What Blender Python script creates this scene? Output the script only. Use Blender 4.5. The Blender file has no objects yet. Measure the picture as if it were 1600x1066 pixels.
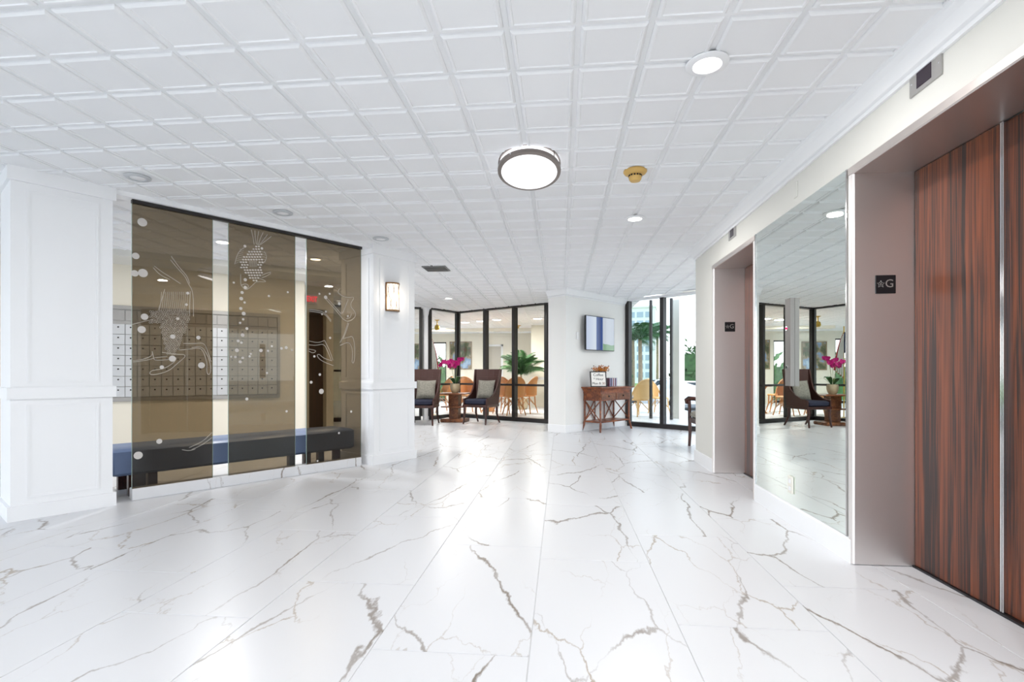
import bpy, math, random
from mathutils import Vector, Matrix
random.seed(7)
sc = bpy.context.scene
col = sc.collection
PI = math.pi

# ------------------------------------------------------------------ camera
F, YAW, Y0, CX, EH, CH = 806.0, math.radians(5.415), 583.0, 800.0, 1.05, 2.525
cam_d = bpy.data.cameras.new('camera'); cam = bpy.data.objects.new('camera', cam_d); col.objects.link(cam)
cam.location = (0, 0, EH); cam.rotation_euler = (PI/2, 0, YAW)
cam_d.sensor_width = 36.0; cam_d.lens = 36.0*F/1600.0
cam_d.shift_x = 0.0; cam_d.shift_y = (Y0-533.0)/1600.0
cam_d.clip_start = .05; cam_d.clip_end = 500
sc.camera = cam
# ------------------------------------------------------------------ world, sun, exposure
w = bpy.data.worlds.new('sky'); sc.world = w; w.use_nodes = True
nt = w.node_tree; nt.nodes.clear()
out = nt.nodes.new('ShaderNodeOutputWorld'); bg = nt.nodes.new('ShaderNodeBackground')
bg.inputs[1].default_value = 1.9
tc = nt.nodes.new('ShaderNodeTexCoord'); sx = nt.nodes.new('ShaderNodeSeparateXYZ')
rp = nt.nodes.new('ShaderNodeValToRGB')
rp.color_ramp.elements[0].position = 0.0; rp.color_ramp.elements[0].color = (.93, .95, .97, 1)
rp.color_ramp.elements[1].position = 0.7; rp.color_ramp.elements[1].color = (.55, .72, .95, 1)
nt.links.new(tc.outputs['Generated'], sx.inputs[0]); nt.links.new(sx.outputs[2], rp.inputs[0])
nt.links.new(rp.outputs[0], bg.inputs[0]); nt.links.new(bg.outputs[0], out.inputs[0])
sun_d = bpy.data.lights.new('sun', 'SUN'); sun = bpy.data.objects.new('sun', sun_d); col.objects.link(sun)
sun_d.energy = 2.4; sun_d.angle = .01; sun_d.color = (1, .95, .86)
sun.rotation_euler = Vector((-1.0, .35, -1.15)).to_track_quat('-Z', 'Y').to_euler()
sc.view_settings.view_transform = 'Standard'; sc.view_settings.look = 'None'
sc.view_settings.exposure = 0.97; sc.view_settings.gamma = 1.0; sc.view_settings.use_curve_mapping = False
CAN_W, DOME_W = 11.0, 2.5

# ------------------------------------------------------------------ helpers
def srgb(h):
    if isinstance(h, tuple): return h if len(h) == 4 else h+(1,)
    v = [int(h[i:i+2], 16)/255 for i in (0, 2, 4)]
    return tuple((c/12.92 if c <= .04045 else ((c+.055)/1.055)**2.4) for c in v)+(1,)
class MB:
    def __init__(s): s.v = []; s.f = []
    def add(s, vs, fs, m=None):
        b = len(s.v)
        s.v += [tuple(m @ Vector(p)) if m else tuple(p) for p in vs]
        s.f += [tuple(i+b for i in f) for f in fs]; return s
    def box(s, c, d, rz=0, m=None):
        x, y, z = d[0]/2, d[1]/2, d[2]/2
        vs = [(sx*x, sy*y, sz*z) for sz in (-1, 1) for sy in (-1, 1) for sx in (-1, 1)]
        M = Matrix.Translation(c) @ Matrix.Rotation(rz, 4, 'Z')
        if m: M = m @ M
        return s.add(vs, [(0,2,3,1),(4,5,7,6),(0,1,5,4),(2,6,7,3),(0,4,6,2),(1,3,7,5)], M)
    def bx(s, x0, x1, y0, y1, z0, z1): return s.box(((x0+x1)/2, (y0+y1)/2, (z0+z1)/2), (x1-x0, y1-y0, z1-z0))
    def rbox(s, c, d, r=.01, rz=0, m=None):          # box with chamfered edges
        x, y, z = d[0]/2, d[1]/2, d[2]/2; vs = []
        prof = [(-z, r), (-z+r, 0), (z-r, 0), (z, r)]
        for pz, i in prof:
            a, b = x-i, y-i; q = r
            vs += [(-a+q,-b,pz),(a-q,-b,pz),(a,-b+q,pz),(a,b-q,pz),(a-q,b,pz),(-a+q,b,pz),(-a,b-q,pz),(-a,-b+q,pz)]
        fs = [tuple(range(7,-1,-1)), tuple(range(24,32))]
        for k in range(3):
            for i in range(8): j = (i+1) % 8; fs.append((k*8+i, k*8+j, k*8+8+j, k*8+8+i))
        M = Matrix.Translation(c) @ Matrix.Rotation(rz, 4, 'Z')
        if m: M = m @ M
        return s.add(vs, fs, M)
    def prism(s, poly, z0, z1, m=None):
        n = len(poly)
        ar = sum(poly[i][0]*poly[(i+1) % n][1]-poly[(i+1) % n][0]*poly[i][1] for i in range(n))
        if ar < 0: poly = poly[::-1]
        vs = [(p[0], p[1], z0) for p in poly]+[(p[0], p[1], z1) for p in poly]
        fs = [tuple(range(n-1, -1, -1)), tuple(range(n, 2*n))]+[(i, (i+1) % n, n+(i+1) % n, n+i) for i in range(n)]
        return s.add(vs, fs, m)
    def tube(s, pts, r, n=8, m=None, closed=False):
        pts = [Vector(p) for p in pts]; N = len(pts)
        rr = r if isinstance(r, (list, tuple)) else [r]*N
        vs = []; up0 = None
        for i, p in enumerate(pts):
            a = pts[i-1] if (i > 0 or closed) else p; b = pts[(i+1) % N] if (i < N-1 or closed) else p
            t = (b-a).normalized()
            if up0 is None:
                up0 = Vector((0,0,1)) if abs(t.z) < .9 else Vector((1,0,0))
            u = (up0-t*up0.dot(t)).normalized(); up0 = u; w_ = t.cross(u)
            for k in range(n):
                a_ = 2*PI*k/n; vs.append(p+(u*math.cos(a_)+w_*math.sin(a_))*rr[i])
        fs = []
        for i in range(N if closed else N-1):
            j = (i+1) % N
            for k in range(n): l = (k+1) % n; fs.append((i*n+k, i*n+l, j*n+l, j*n+k))
        if not closed: fs += [tuple(range(n-1,-1,-1)), tuple(range((N-1)*n, N*n))]
        return s.add(vs, fs, m)
    def lathe(s, prof, n=20, c=(0,0,0), m=None, a0=0, a1=2*PI):
        full = abs(a1-a0-2*PI) < 1e-6; k_ = n if full else n+1; vs = []
        for r, z in prof:
            for k in range(k_): a = a0+(a1-a0)*k/n; vs.append((c[0]+r*math.cos(a), c[1]+r*math.sin(a), c[2]+z))
        fs = []
        for i in range(len(prof)-1):
            for k in range(n): l = (k+1) % k_; fs.append((i*k_+k, i*k_+l, (i+1)*k_+l, (i+1)*k_+k))
        if full:
            if prof[0][0] > 1e-4: fs.append(tuple(range(k_-1, -1, -1)))
            if prof[-1][0] > 1e-4: fs.append(tuple(range((len(prof)-1)*k_, len(prof)*k_)))
        return s.add(vs, fs, m)
    def sweep(s, path, prof, closed=False):      # path 2D, prof list of (offset to the right-hand side, z)
        N = len(path); P = [Vector(p) for p in path]; k = len(prof); vs = []
        for i in range(N):
            d0 = (P[i]-P[i-1]).normalized() if (i > 0 or closed) else None
            d1 = (P[(i+1) % N]-P[i]).normalized() if (i < N-1 or closed) else None
            if d0 is None: d0 = d1
            if d1 is None: d1 = d0
            n0 = Vector((d0.y, -d0.x)); n1 = Vector((d1.y, -d1.x)); mt = (n0+n1).normalized(); mt /= max(.3, mt.dot(n0))
            for o, z in prof: q = P[i]+mt*o; vs.append((q.x, q.y, z))
        fs = []
        for i in range(N if closed else N-1):
            j = (i+1) % N
            for a in range(k): b = (a+1) % k; fs.append((i*k+a, j*k+a, j*k+b, i*k+b))
        if not closed: fs += [tuple(range(k)), tuple(range((N-1)*k+k-1, (N-1)*k-1, -1))]
        return s.add(vs, fs)
    def mesh(s, name, mat, smooth=False):
        me = bpy.data.meshes.new(name); me.from_pydata(s.v, [], s.f); me.update()
        if mat: me.materials.append(mat)
        if smooth:
            me.polygons.foreach_set('use_smooth', [True]*len(me.polygons))
            try: me.set_sharp_from_angle(angle=math.radians(40))
            except Exception: pass
        return me
    def build(s, name, mat, parent=None, smooth=False, loc=None, rz=0):
        return link(name, s.mesh(name, mat, smooth), parent, loc, rz)
def link(name, me, parent=None, loc=None, rz=0):
    o = bpy.data.objects.new(name, me); col.objects.link(o)
    if parent: o.parent = parent
    if loc: o.location = loc
    if rz: o.rotation_euler = (0, 0, rz)
    return o
def tag(o, label=None, cat=None, group=None, kind=None):
    if label: o['label'] = label
    if cat: o['category'] = cat
    if group: o['group'] = group
    if kind: o['kind'] = kind
    return o
def thing(name, label, cat, loc=(0,0,0), rz=0, group=None):
    o = bpy.data.objects.new(name, None); col.objects.link(o); o.empty_display_size = .1
    o.location = loc; o.rotation_euler = (0, 0, rz); return tag(o, label, cat, group)
def struct(o, label=None, cat=None): return tag(o, label, cat, None, 'structure')
def copy_tree(o, parent=None):
    c = o.copy(); col.objects.link(c)
    if parent: c.parent = parent
    for ch in list(o.children): copy_tree(ch, c)
    return c
def text_mesh(name, body, size, mat, parent, M, depth=.001, align='CENTER', sp=1.0):
    cu = bpy.data.curves.new(name, 'FONT'); cu.body = body; cu.size = size; cu.align_x = align; cu.align_y = 'CENTER'
    cu.extrude = depth; cu.resolution_u = 3; cu.space_line = sp
    t = bpy.data.objects.new(name, cu); col.objects.link(t)
    dg = bpy.context.evaluated_depsgraph_get(); me = bpy.data.meshes.new_from_object(t.evaluated_get(dg))
    bpy.data.objects.remove(t); me.transform(M); me.materials.clear(); me.materials.append(mat)
    return link(name, me, parent)
def frame2(p, d, z=0):       # local x along d (2D), y = away from viewer (left-hand normal), z up
    d = Vector(d).normalized(); n = Vector((-d.y, d.x))
    return Matrix(((d.x, n.x, 0, p[0]), (d.y, n.y, 0, p[1]), (0, 0, 1, z), (0, 0, 0, 1)))
# measured-photograph helper: the point of a known wall plane behind photo coordinates (x, y)
RV = Vector((math.cos(YAW), math.sin(YAW), 0)); FV = Vector((-math.sin(YAW), math.cos(YAW), 0))
def on_plane(x, y, p, n):
    d = FV+RV*(x-CX)/F+Vector((0,0,1))*(Y0-y)/F; o = Vector((0,0,EH))
    p = Vector((p[0], p[1], 0)); n = Vector((n[0], n[1], 0)); return o+d*((p-o).dot(n)/d.dot(n))
def at(x, Z, z=0): return FV*Z+RV*((x-CX)/F*Z)+Vector((0,0,z))      # photo column x at depth Z
def proj(p):
    v = Vector(p)-Vector((0,0,EH)); z = v.dot(FV); return (CX+F*v.dot(RV)/z, Y0-F*v.z/z, z)

# ------------------------------------------------------------------ materials
def newmat(name):
    m = bpy.data.materials.new(name); m.use_nodes = True; t = m.node_tree
    b = t.nodes.get('Principled BSDF'); return m, t, b, t.nodes.new, t.links.new
def pbr(name, c, rough=.5, metal=0, spec=.5, emis=None, es=0, noise=0, nscale=8, bump=0, bscale=60, coat=0):
    m, t, b, N, L = newmat(name); c = srgb(c)
    b.inputs['Base Color'].default_value = c; b.inputs['Roughness'].default_value = rough
    b.inputs['Metallic'].default_value = metal; b.inputs['Specular IOR Level'].default_value = spec
    if coat: b.inputs['Coat Weight'].default_value = coat
    if emis: b.inputs['Emission Color'].default_value = srgb(emis); b.inputs['Emission Strength'].default_value = es
    if noise or bump:
        co = N('ShaderNodeTexCoord')
    if noise:
        n = N('ShaderNodeTexNoise'); n.inputs['Scale'].default_value = nscale; n.inputs['Detail'].default_value = 4
        r = N('ShaderNodeMapRange'); r.inputs[1].default_value = .3; r.inputs[2].default_value = .7
        r.inputs[3].default_value = 1-noise; r.inputs[4].default_value = 1+noise*.6
        h = N('ShaderNodeHueSaturation'); h.inputs['Color'].default_value = c
        L(co.outputs['Object'], n.inputs['Vector']); L(n.outputs[0], r.inputs[0]); L(r.outputs[0], h.inputs['Value']); L(h.outputs[0], b.inputs['Base Color'])
    if bump:
        n2 = N('ShaderNodeTexNoise'); n2.inputs['Scale'].default_value = bscale; bp = N('ShaderNodeBump')
        bp.inputs['Strength'].default_value = bump; bp.inputs['Distance'].default_value = .004
        L(co.outputs['Object'], n2.inputs['Vector']); L(n2.outputs[0], bp.inputs['Height']); L(bp.outputs[0], b.inputs['Normal'])
    return m
def emit(name, c, s):
    m, t, b, N, L = newmat(name); e = N('ShaderNodeEmission'); e.inputs[0].default_value = srgb(c); e.inputs[1].default_value = s
    L(e.outputs[0], t.nodes['Material Output'].inputs[0]); return m
def glass(name, tint=(1,1,1), ior=1.45, refl=(1,1,1), rough=0.0):
    m, t, b, N, L = newmat(name); t.nodes.remove(b)
    tr = N('ShaderNodeBsdfTransparent'); tr.inputs[0].default_value = tuple(tint)+(1,)
    g = N('ShaderNodeBsdfGlossy'); g.inputs['Roughness'].default_value = rough; g.inputs[0].default_value = tuple(refl)+(1,)
    f = N('ShaderNodeFresnel'); f.inputs[0].default_value = ior; mx = N('ShaderNodeMixShader')
    ge = N('ShaderNodeNewGeometry'); iv = N('ShaderNodeMath'); iv.operation = 'SUBTRACT'; iv.inputs[0].default_value = 1; L(ge.outputs['Backfacing'], iv.inputs[1])
    fm = N('ShaderNodeMath'); fm.operation = 'MULTIPLY'; L(f.outputs[0], fm.inputs[0]); L(iv.outputs[0], fm.inputs[1])      # one reflection per pane, none on the way out
    L(fm.outputs[0], mx.inputs[0]); L(tr.outputs[0], mx.inputs[1]); L(g.outputs[0], mx.inputs[2])
    L(mx.outputs[0], t.nodes['Material Output'].inputs[0]); return m
def marble(name):
    m, t, b, N, L = newmat(name)
    co = N('ShaderNodeTexCoord'); oi = N('ShaderNodeObjectInfo'); cm = N('ShaderNodeCombineXYZ'); mu = N('ShaderNodeVectorMath'); mu.operation = 'SCALE'; mu.inputs[3].default_value = 57.0
    for i in range(3): L(oi.outputs['Random'], cm.inputs[i])
    L(cm.outputs[0], mu.inputs[0])
    ad = N('ShaderNodeVectorMath'); ad.operation = 'ADD'; L(co.outputs['Object'], ad.inputs[0]); L(mu.outputs[0], ad.inputs[1])
    rt = N('ShaderNodeMapping'); rt.inputs['Rotation'].default_value = (0, 0, math.radians(28)); rt.inputs['Scale'].default_value = (1.5, .62, 1)
    L(ad.outputs[0], rt.inputs[0])
    def vein(scale, width, dist, mscale, mlo, mhi, off):
        mp = N('ShaderNodeMapping'); mp.inputs['Location'].default_value = (off, off*2, 0); L(rt.outputs[0], mp.inputs[0])
        dn = N('ShaderNodeTexNoise'); dn.inputs['Scale'].default_value = scale*1.6; dn.inputs['Detail'].default_value = 7; dn.inputs['Roughness'].default_value = .6; L(mp.outputs[0], dn.inputs['Vector'])
        ds = N('ShaderNodeVectorMath'); ds.operation = 'SCALE'; ds.inputs[3].default_value = dist; L(dn.outputs[1], ds.inputs[0])
        da = N('ShaderNodeVectorMath'); da.operation = 'ADD'; L(mp.outputs[0], da.inputs[0]); L(ds.outputs[0], da.inputs[1])
        vo = N('ShaderNodeTexVoronoi'); vo.feature = 'DISTANCE_TO_EDGE'; vo.inputs['Scale'].default_value = scale; vo.voronoi_dimensions = '2D'; L(da.outputs[0], vo.inputs['Vector'])
        wn = N('ShaderNodeTexNoise'); wn.inputs['Scale'].default_value = mscale; wn.inputs['Detail'].default_value = 3; L(mp.outputs[0], wn.inputs['Vector'])
        mr = N('ShaderNodeMapRange'); mr.inputs[1].default_value = mlo; mr.inputs[2].default_value = mhi; mr.inputs[3].default_value = 0; mr.inputs[4].default_value = 1; L(wn.outputs[0], mr.inputs[0])
        wv = N('ShaderNodeMath'); wv.operation = 'MULTIPLY_ADD'; wv.inputs[1].default_value = width; wv.inputs[2].default_value = width*.2; L(mr.outputs[0], wv.inputs[0])
        dv = N('ShaderNodeMath'); dv.operation = 'DIVIDE'; L(vo.outputs['Distance'], dv.inputs[0]); L(wv.outputs[0], dv.inputs[1])
        m2 = N('ShaderNodeMapRange'); m2.inputs[1].default_value = .2; m2.inputs[2].default_value = 1; m2.inputs[3].default_value = 1; m2.inputs[4].default_value = 0; L(dv.outputs[0], m2.inputs[0])
        pr = N('ShaderNodeMath'); pr.operation = 'MULTIPLY'; L(m2.outputs[0], pr.inputs[0]); L(mr.outputs[0], pr.inputs[1]); return pr.outputs[0]
    v1 = vein(1.05, .0135, .42, 1.5, .37, .60, 0); v2 = vein(2.3, .022, .30, 1.2, .45, .66, 11)
    m1 = N('ShaderNodeMixRGB'); m1.inputs[1].default_value = srgb('dbdcdf'); m1.inputs[2].default_value = srgb('82776d'); L(v1, m1.inputs[0])
    m3 = N('ShaderNodeMixRGB'); m3.inputs[2].default_value = srgb('a99d8f'); L(v2, m3.inputs[0]); L(m1.outputs[0], m3.inputs[1])
    L(m3.outputs[0], b.inputs['Base Color']); b.inputs['Roughness'].default_value = .3; b.inputs['Specular IOR Level'].default_value = .5
    return m
def wood(name, dark, light, sc_=(30, 30, 1.1), rough=.3, dist=2.2):
    m, t, b, N, L = newmat(name)
    co = N('ShaderNodeTexCoord'); mp = N('ShaderNodeMapping'); mp.inputs['Scale'].default_value = sc_; L(co.outputs['Object'], mp.inputs[0])
    n = N('ShaderNodeTexNoise'); n.inputs['Scale'].default_value = 1; n.inputs['Detail'].default_value = 5; n.inputs['Distortion'].default_value = dist; L(mp.outputs[0], n.inputs['Vector'])
    n2 = N('ShaderNodeTexNoise'); n2.inputs['Scale'].default_value = .28; n2.inputs['Detail'].default_value = 3; n2.inputs['Distortion'].default_value = 1.2; L(mp.outputs[0], n2.inputs['Vector'])
    mx = N('ShaderNodeMath'); mx.operation = 'MULTIPLY_ADD'; mx.inputs[1].default_value = .55; L(n.outputs[0], mx.inputs[0])
    m5 = N('ShaderNodeMath'); m5.operation = 'MULTIPLY'; m5.inputs[1].default_value = .45; L(n2.outputs[0], m5.inputs[0]); L(m5.outputs[0], mx.inputs[2])
    r = N('ShaderNodeValToRGB'); e = r.color_ramp.elements; e[0].position = .42; e[0].color = srgb(dark); e[1].position = .60; e[1].color = srgb(light)
    L(mx.outputs[0], r.inputs[0]); L(r.outputs[0], b.inputs['Base Color']); b.inputs['Roughness'].default_value = rough
    return m
def brushed(name, c, rough=.32, vertical=True):
    m, t, b, N, L = newmat(name)
    co = N('ShaderNodeTexCoord'); mp = N('ShaderNodeMapping'); mp.inputs['Scale'].default_value = (2, 2, 220) if vertical else (220, 220, 2); L(co.outputs['Object'], mp.inputs[0])
    n = N('ShaderNodeTexNoise'); n.inputs['Scale'].default_value = 3; n.inputs['Detail'].default_value = 4; L(mp.outputs[0], n.inputs['Vector'])
    r = N('ShaderNodeMapRange'); r.inputs[3].default_value = rough-.02; r.inputs[4].default_value = rough+.03; L(n.outputs[0], r.inputs[0]); L(r.outputs[0], b.inputs['Roughness'])
    pass
    b.inputs['Base Color'].default_value = srgb(c); b.inputs['Metallic'].default_value = 1; return m
def wicker(name, dark, light, s=90):
    m, t, b, N, L = newmat(name)
    co = N('ShaderNodeTexCoord'); w1 = N('ShaderNodeTexWave'); w1.bands_direction = 'Z'; w1.inputs['Scale'].default_value = s/6; w1.inputs['Distortion'].default_value = 2; w1.inputs['Detail'].default_value = 2
    L(co.outputs['Object'], w1.inputs['Vector'])
    mx = N('ShaderNodeMixRGB'); mx.inputs[1].default_value = srgb(dark); mx.inputs[2].default_value = srgb(light); L(w1.outputs[0], mx.inputs[0]); L(mx.outputs[0], b.inputs['Base Color'])
    bp = N('ShaderNodeBump'); bp.inputs['Strength'].default_value = .4; bp.inputs['Distance'].default_value = .004; L(w1.outputs[0], bp.inputs['Height']); L(bp.outputs[0], b.inputs['Normal'])
    b.inputs['Roughness'].default_value = .55; return m
M = {}
M['marble'] = marble('marble_tile')
M['slab'] = pbr('grout', 'd9dadb', .5)
M['ceil'] = pbr('ceiling_white', 'f1f2f4', .6, noise=.02, nscale=1.5)
M['tee'] = pbr('tee_white', 'ebedef', .5)
M['tee_g'] = pbr('lamp_trim_shaded', 'c3c6ca', .5)  # shadow ring of the unlit lights, put into the trim colour
M['wall'] = pbr('wall_cream', 'dddcd6', .75, bump=.08, bscale=180)
M['white'] = pbr('trim_white', 'f1f2f4', .4)
M['tvwall'] = pbr('wall_white', 'ebebe9', .7, bump=.05, bscale=180)
M['mailwall'] = pbr('wall_warm_cream', 'e2dccd', .75, bump=.06, bscale=150)
M['dinwall'] = pbr('wall_pale_cream', 'efe9da', .75, noise=.02)
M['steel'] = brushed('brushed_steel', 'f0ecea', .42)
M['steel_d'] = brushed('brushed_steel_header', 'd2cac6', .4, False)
M['chrome'] = pbr('polished_strip', 'd4d4d6', .12, 1)
M['rose'] = wood('rosewood_laminate', '240e08', '7a3d1d', (44, 44, .9), .4, 2.0)
M['mirror'] = pbr('mirror_silver', (.80, .86, .83), .0, 1)
M['black'] = pbr('black_aluminium', '211d1d', .4)
M['blackp'] = pbr('black_plastic', '17181c', .35)
M['glass'] = glass('window_glass', (.93, .94, .93), 1.35)
M['bronze_glass'] = glass('bronze_glass', (.50, .445, .36), 1.5)
M['ext_glass'] = glass('dimming_exterior_glass', (.76, .785, .79), 1.4)  # tint added to tone down the bright outdoor view
M['etch'] = pbr('etched_frost', 'c8c2bb', .9)
m, t, b, N, L = newmat('etched_line'); b.inputs['Base Color'].default_value = srgb('d8d2ca'); b.inputs['Alpha'].default_value = .42; b.inputs['Roughness'].default_value = .9; M['etchl'] = m
m, t, b, N, L = newmat('etched_bubble'); b.inputs['Base Color'].default_value = srgb('dcd8d4'); b.inputs['Alpha'].default_value = .72; b.inputs['Roughness'].default_value = .9; M['etchb'] = m
M['edge'] = pbr('glass_edge_green', '9fb3ad', .2)
M['mailbox'] = pbr('mailbox_metal', 'c9cbcd', .42, .35)
M['mailframe'] = pbr('mailbox_frame', 'a7a5a2', .45, .35)
M['dark'] = pbr('dark_slot', '2a2624', .6)
M['darkhall'] = pbr('hall_shade', '4a3c31', .6)  # dimness of the hall beyond, as a flat colour
M['vinyl'] = pbr('blue_vinyl', '687ca2', .38)
M['darkwood'] = wood('dark_wood', '2a110c', '4d241a', (20, 20, 20), .35)
M['redwood'] = wood('red_brown_wood', '5a2a18', '93532f', (14, 14, 14), .32)
M['tablewood'] = wood('table_wood', '5a3018', '8e5730', (10, 10, 10), .35)
M['wicker'] = wicker('dark_wicker', '2b1512', '512b23')
M['navy'] = pbr('navy_fabric', '1b2036', .8, bump=.2, bscale=200)
M['pillow'] = pbr('grey_patterned_fabric', '8d8a80', .9, noise=.25, nscale=35)
M['rattan'] = wicker('rattan', 'a86a34', 'd79a5a', 120)
M['rattan_sun'] = wicker('rattan_sunlit', 'c99a5a', 'e9c48c', 120)  # paler than the dining rattan: sunlight put into the colour
M['magenta'] = pbr('orchid_petal', 'b3126f', .5, noise=.2, nscale=30)
M['leaf'] = pbr('leaf_green', '2c5a30', .45, noise=.3, nscale=12)
M['palm'] = pbr('palm_green', '3f6b3a', .5, noise=.3, nscale=6)
M['stem'] = pbr('stem_green', '7f8a55', .5)
M['pot'] = pbr('glazed_pot', 'b9a98a', .25, noise=.15, nscale=10)
M['soil'] = pbr('moss_soil', '4b3f2c', .9)
M['orange'] = pbr('orange_petal', 'c9781a', .6, noise=.3, nscale=30)
M['paper'] = pbr('paper', 'f3f2ee', .7)
M['ink'] = pbr('ink', '26262a', .7)
M['inkb'] = pbr('ink_brown', '8a5a40', .7)
M['tan'] = pbr('tan_plastic', 'd3ac62', .45)
M['led'] = emit('led_disc', 'fffaf2', 6.0)
M['off'] = pbr('lamp_lens', 'f4f4f6', .35)
M['dome'] = emit('dome_acrylic', 'fafaff', .95)
M['nickel'] = pbr('brushed_nickel', '8d8580', .3, 1)
M['bronze'] = pbr('antique_bronze', '8a6a4a', .35, .9)
M['shade'] = emit('sconce_shade', 'fff1e0', .85)
M['screen_off'] = pbr('indicator_glass', '2a1a2a', .1)
M['exit'] = emit('exit_red', 'ff1c48', 2.2)
M['exitw'] = pbr('exit_plate', 'e9dfe0', .4)
M['vent'] = pbr('vent_grey', '8f9090', .4, .5)
M['silver'] = pbr('silver_paint', 'b5b3b0', .35, .6)
M['panelsteel'] = pbr('call_panel_steel', '85817f', .4, .7)
M['plate'] = pbr('switch_plate', 'ece9df', .4)
M['gold'] = pbr('brass', 'b99a45', .3, .9)
M['conc'] = pbr('patio_concrete', 'a5a096', .8, noise=.08, nscale=3)
M['ext'] = pbr('exterior_stucco', 'e4e0d6', .85, bump=.1, bscale=80)
M['asphalt'] = pbr('asphalt', '6f7072', .9)
M['grass'] = pbr('lawn', '6f9048', .9, noise=.3, nscale=4)
M['hedge'] = pbr('hedge_green', '44683a', .8, noise=.4, nscale=5)
M['carw'] = pbr('white_car_paint', 'eceef0', .2, coat=.6)
M['carglass'] = pbr('car_glass', '2c343a', .1)
M['tyre'] = pbr('tyre', '222222', .8)
M['tower'] = pbr('tower_white', 'e6e8ea', .8)
M['towerglass'] = pbr('tower_glass', '9fb2c2', .2)
M['trunk'] = pbr('palm_trunk', '9b8a72', .9, noise=.2, nscale=9)
M['red'] = pbr('flag_red', 'a8162a', .8)
M['fwhite'] = pbr('flag_white', 'e9e6e2', .8)
M['fblue'] = pbr('flag_blue', '25305f', .8)
M['doorg'] = pbr('door_grey', 'bdb7ab', .5)

# ================================================================== SETTING
# floor ------------------------------------------------------------
floor = struct(MB().prism([(-10,-4),(5.5,-4),(5.5,7.06),(1.36,10.6),(1.36,21),(-10,21)], -.25, -.004).build('floor', M['slab']))
tile_me = None
SX, TW, TL = .485, .602, 1.205
yoff = {0: 2.207, -1: 2.92, -2: 3.11, -3: 3.70, 1: 2.66, -4: 3.30, -5: 2.535, -6: 2.85, -7: 3.15, 2: 3.05, -8: 2.2, 3: 2.5, -9: 2.7}
g = .0016
tm = MB(); a, b_, r = TW/2-g, TL/2-g, .0012
tm.add([(-a,-b_,-.004),(a,-b_,-.004),(a,b_,-.004),(-a,b_,-.004),(-a,-b_,-r),(a,-b_,-r),(a,b_,-r),(-a,b_,-r),(-a+r,-b_+r,0),(a-r,-b_+r,0),(a-r,b_-r,0),(-a+r,b_-r,0)],
       [(0,1,5,4),(1,2,6,5),(2,3,7,6),(3,0,4,7),(4,5,9,8),(5,6,10,9),(6,7,11,10),(7,4,8,11),(8,9,10,11)])
tile_me = tm.mesh('floor_tile', M['marble'])
nt_ = 0
for k in range(-10, 5):
    o0 = yoff.get(k, 2.4)
    for j in range(-3, 14):
        cx_, cy_ = SX+(k+.5)*TW, o0+(j+.5)*TL
        if cy_ < .2 or cy_ > 18: continue
        px, py, pz = proj((cx_, cy_, 0))
        if pz < .6 or px < -330 or px > 1900 or py < 612: continue
        link('floor_tile', tile_me, floor, (cx_, cy_, 0), PI*random.randint(0, 1)); nt_ += 1
# ceiling ------------------------------------------------------------
ceiling = struct(MB().prism([(-10,-4),(5.5,-4),(5.5,7.06),(1.36,10.6),(1.36,21),(-10,21)], CH+.035, CH+.25).build('ceiling', M['ceil']))
GX, GY, GS = .0746, 2.192, .3058
def coffer_tile():
    q = MB(); s = GS
    for ix in (-1, 0):
        for iy in (-1, 0):
            x0, y0 = ix*s, iy*s; edge_x0 = .014 if ix == -1 else .013
            rings = [(0, 0), (.012, 0), (.014, -.007), (.024, -.015), (.033, -.015), (.0355, -.010)]
            base = len(q.v)
            for o, z in rings:
                lo_x = x0+o; hi_x = x0+s-o; lo_y = y0+o; hi_y = y0+s-o
                q.v += [(lo_x, lo_y, z), (hi_x, lo_y, z), (hi_x, hi_y, z), (lo_x, hi_y, z)]
            for k in range(len(rings)-1):
                for i in range(4):
                    j = (i+1) % 4; q.f.append((base+k*4+j, base+k*4+i, base+k*4+4+i, base+k*4+4+j))
            e = base+(len(rings)-1)*4; q.f.append((e+3, e+2, e+1, e))
    return q
ct = coffer_tile(); ct_me = ct.mesh('ceiling_tile', M['ceil'])
cand = []
for i in range(-13, 4):
    for j in range(-10, 30):
        cx_, cy_ = GX+GS*(2*i), GY+GS*2*j       # tile centred on an even column / row line, tees on odd lines
        if cx_ > 1.30 and cy_ < 6.4: continue
        if cx_-1.36 > 0 and (cx_-1.3)*.634+(cy_-10.5)*.773 > .05: continue
        if cx_ < -7.5 or cy_ > 19.3: continue
        p = proj((cx_, cy_, CH)); vis = p[2] > .5 and -150 < p[0] < 1700 and p[1] > -180
        cand.append((0 if vis else 1, (cx_**2+cy_**2), cx_, cy_))
cand.sort(); stuff = MB(); n_t = 0
for v, d2, cx_, cy_ in cand:
    if v == 0 and n_t < 300:
        link('ceiling_tile', ct_me, ceiling, (cx_, cy_, CH)); n_t += 1
    else:
        stuff.add(ct.v, ct.f, Matrix.Translation((cx_, cy_, CH)))
tag(stuff.build('ceiling_tiles_beyond', M['ceil'], ceiling), kind='stuff')
for i in range(-13, 4):
    x = GX+GS*(2*i+1)
    if x > 1.55: continue
    y1 = 19.3 if x < 1.3 else 10.4
    MB().prism([(x-.012,-3.9),(x+.012,-3.9),(x+.012,y1),(x-.012,y1)], CH-.002, CH+.003).build('main_tee', M['tee'], ceiling)
for j in range(-10, 29):
    y = GY+GS*(2*j+1)
    if y > 19.2: continue
    x1 = 1.55 if y < 6.3 else (1.2 if y > 10.4 else min(4.9, 1.3+(10.5-y)*1.2))
    MB().prism([(-7.6,y-.012),(x1,y-.012),(x1,y+.012),(-7.6,y+.012)], CH-.0015, CH+.003).build('cross_tee', M['tee'], ceiling)

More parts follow.
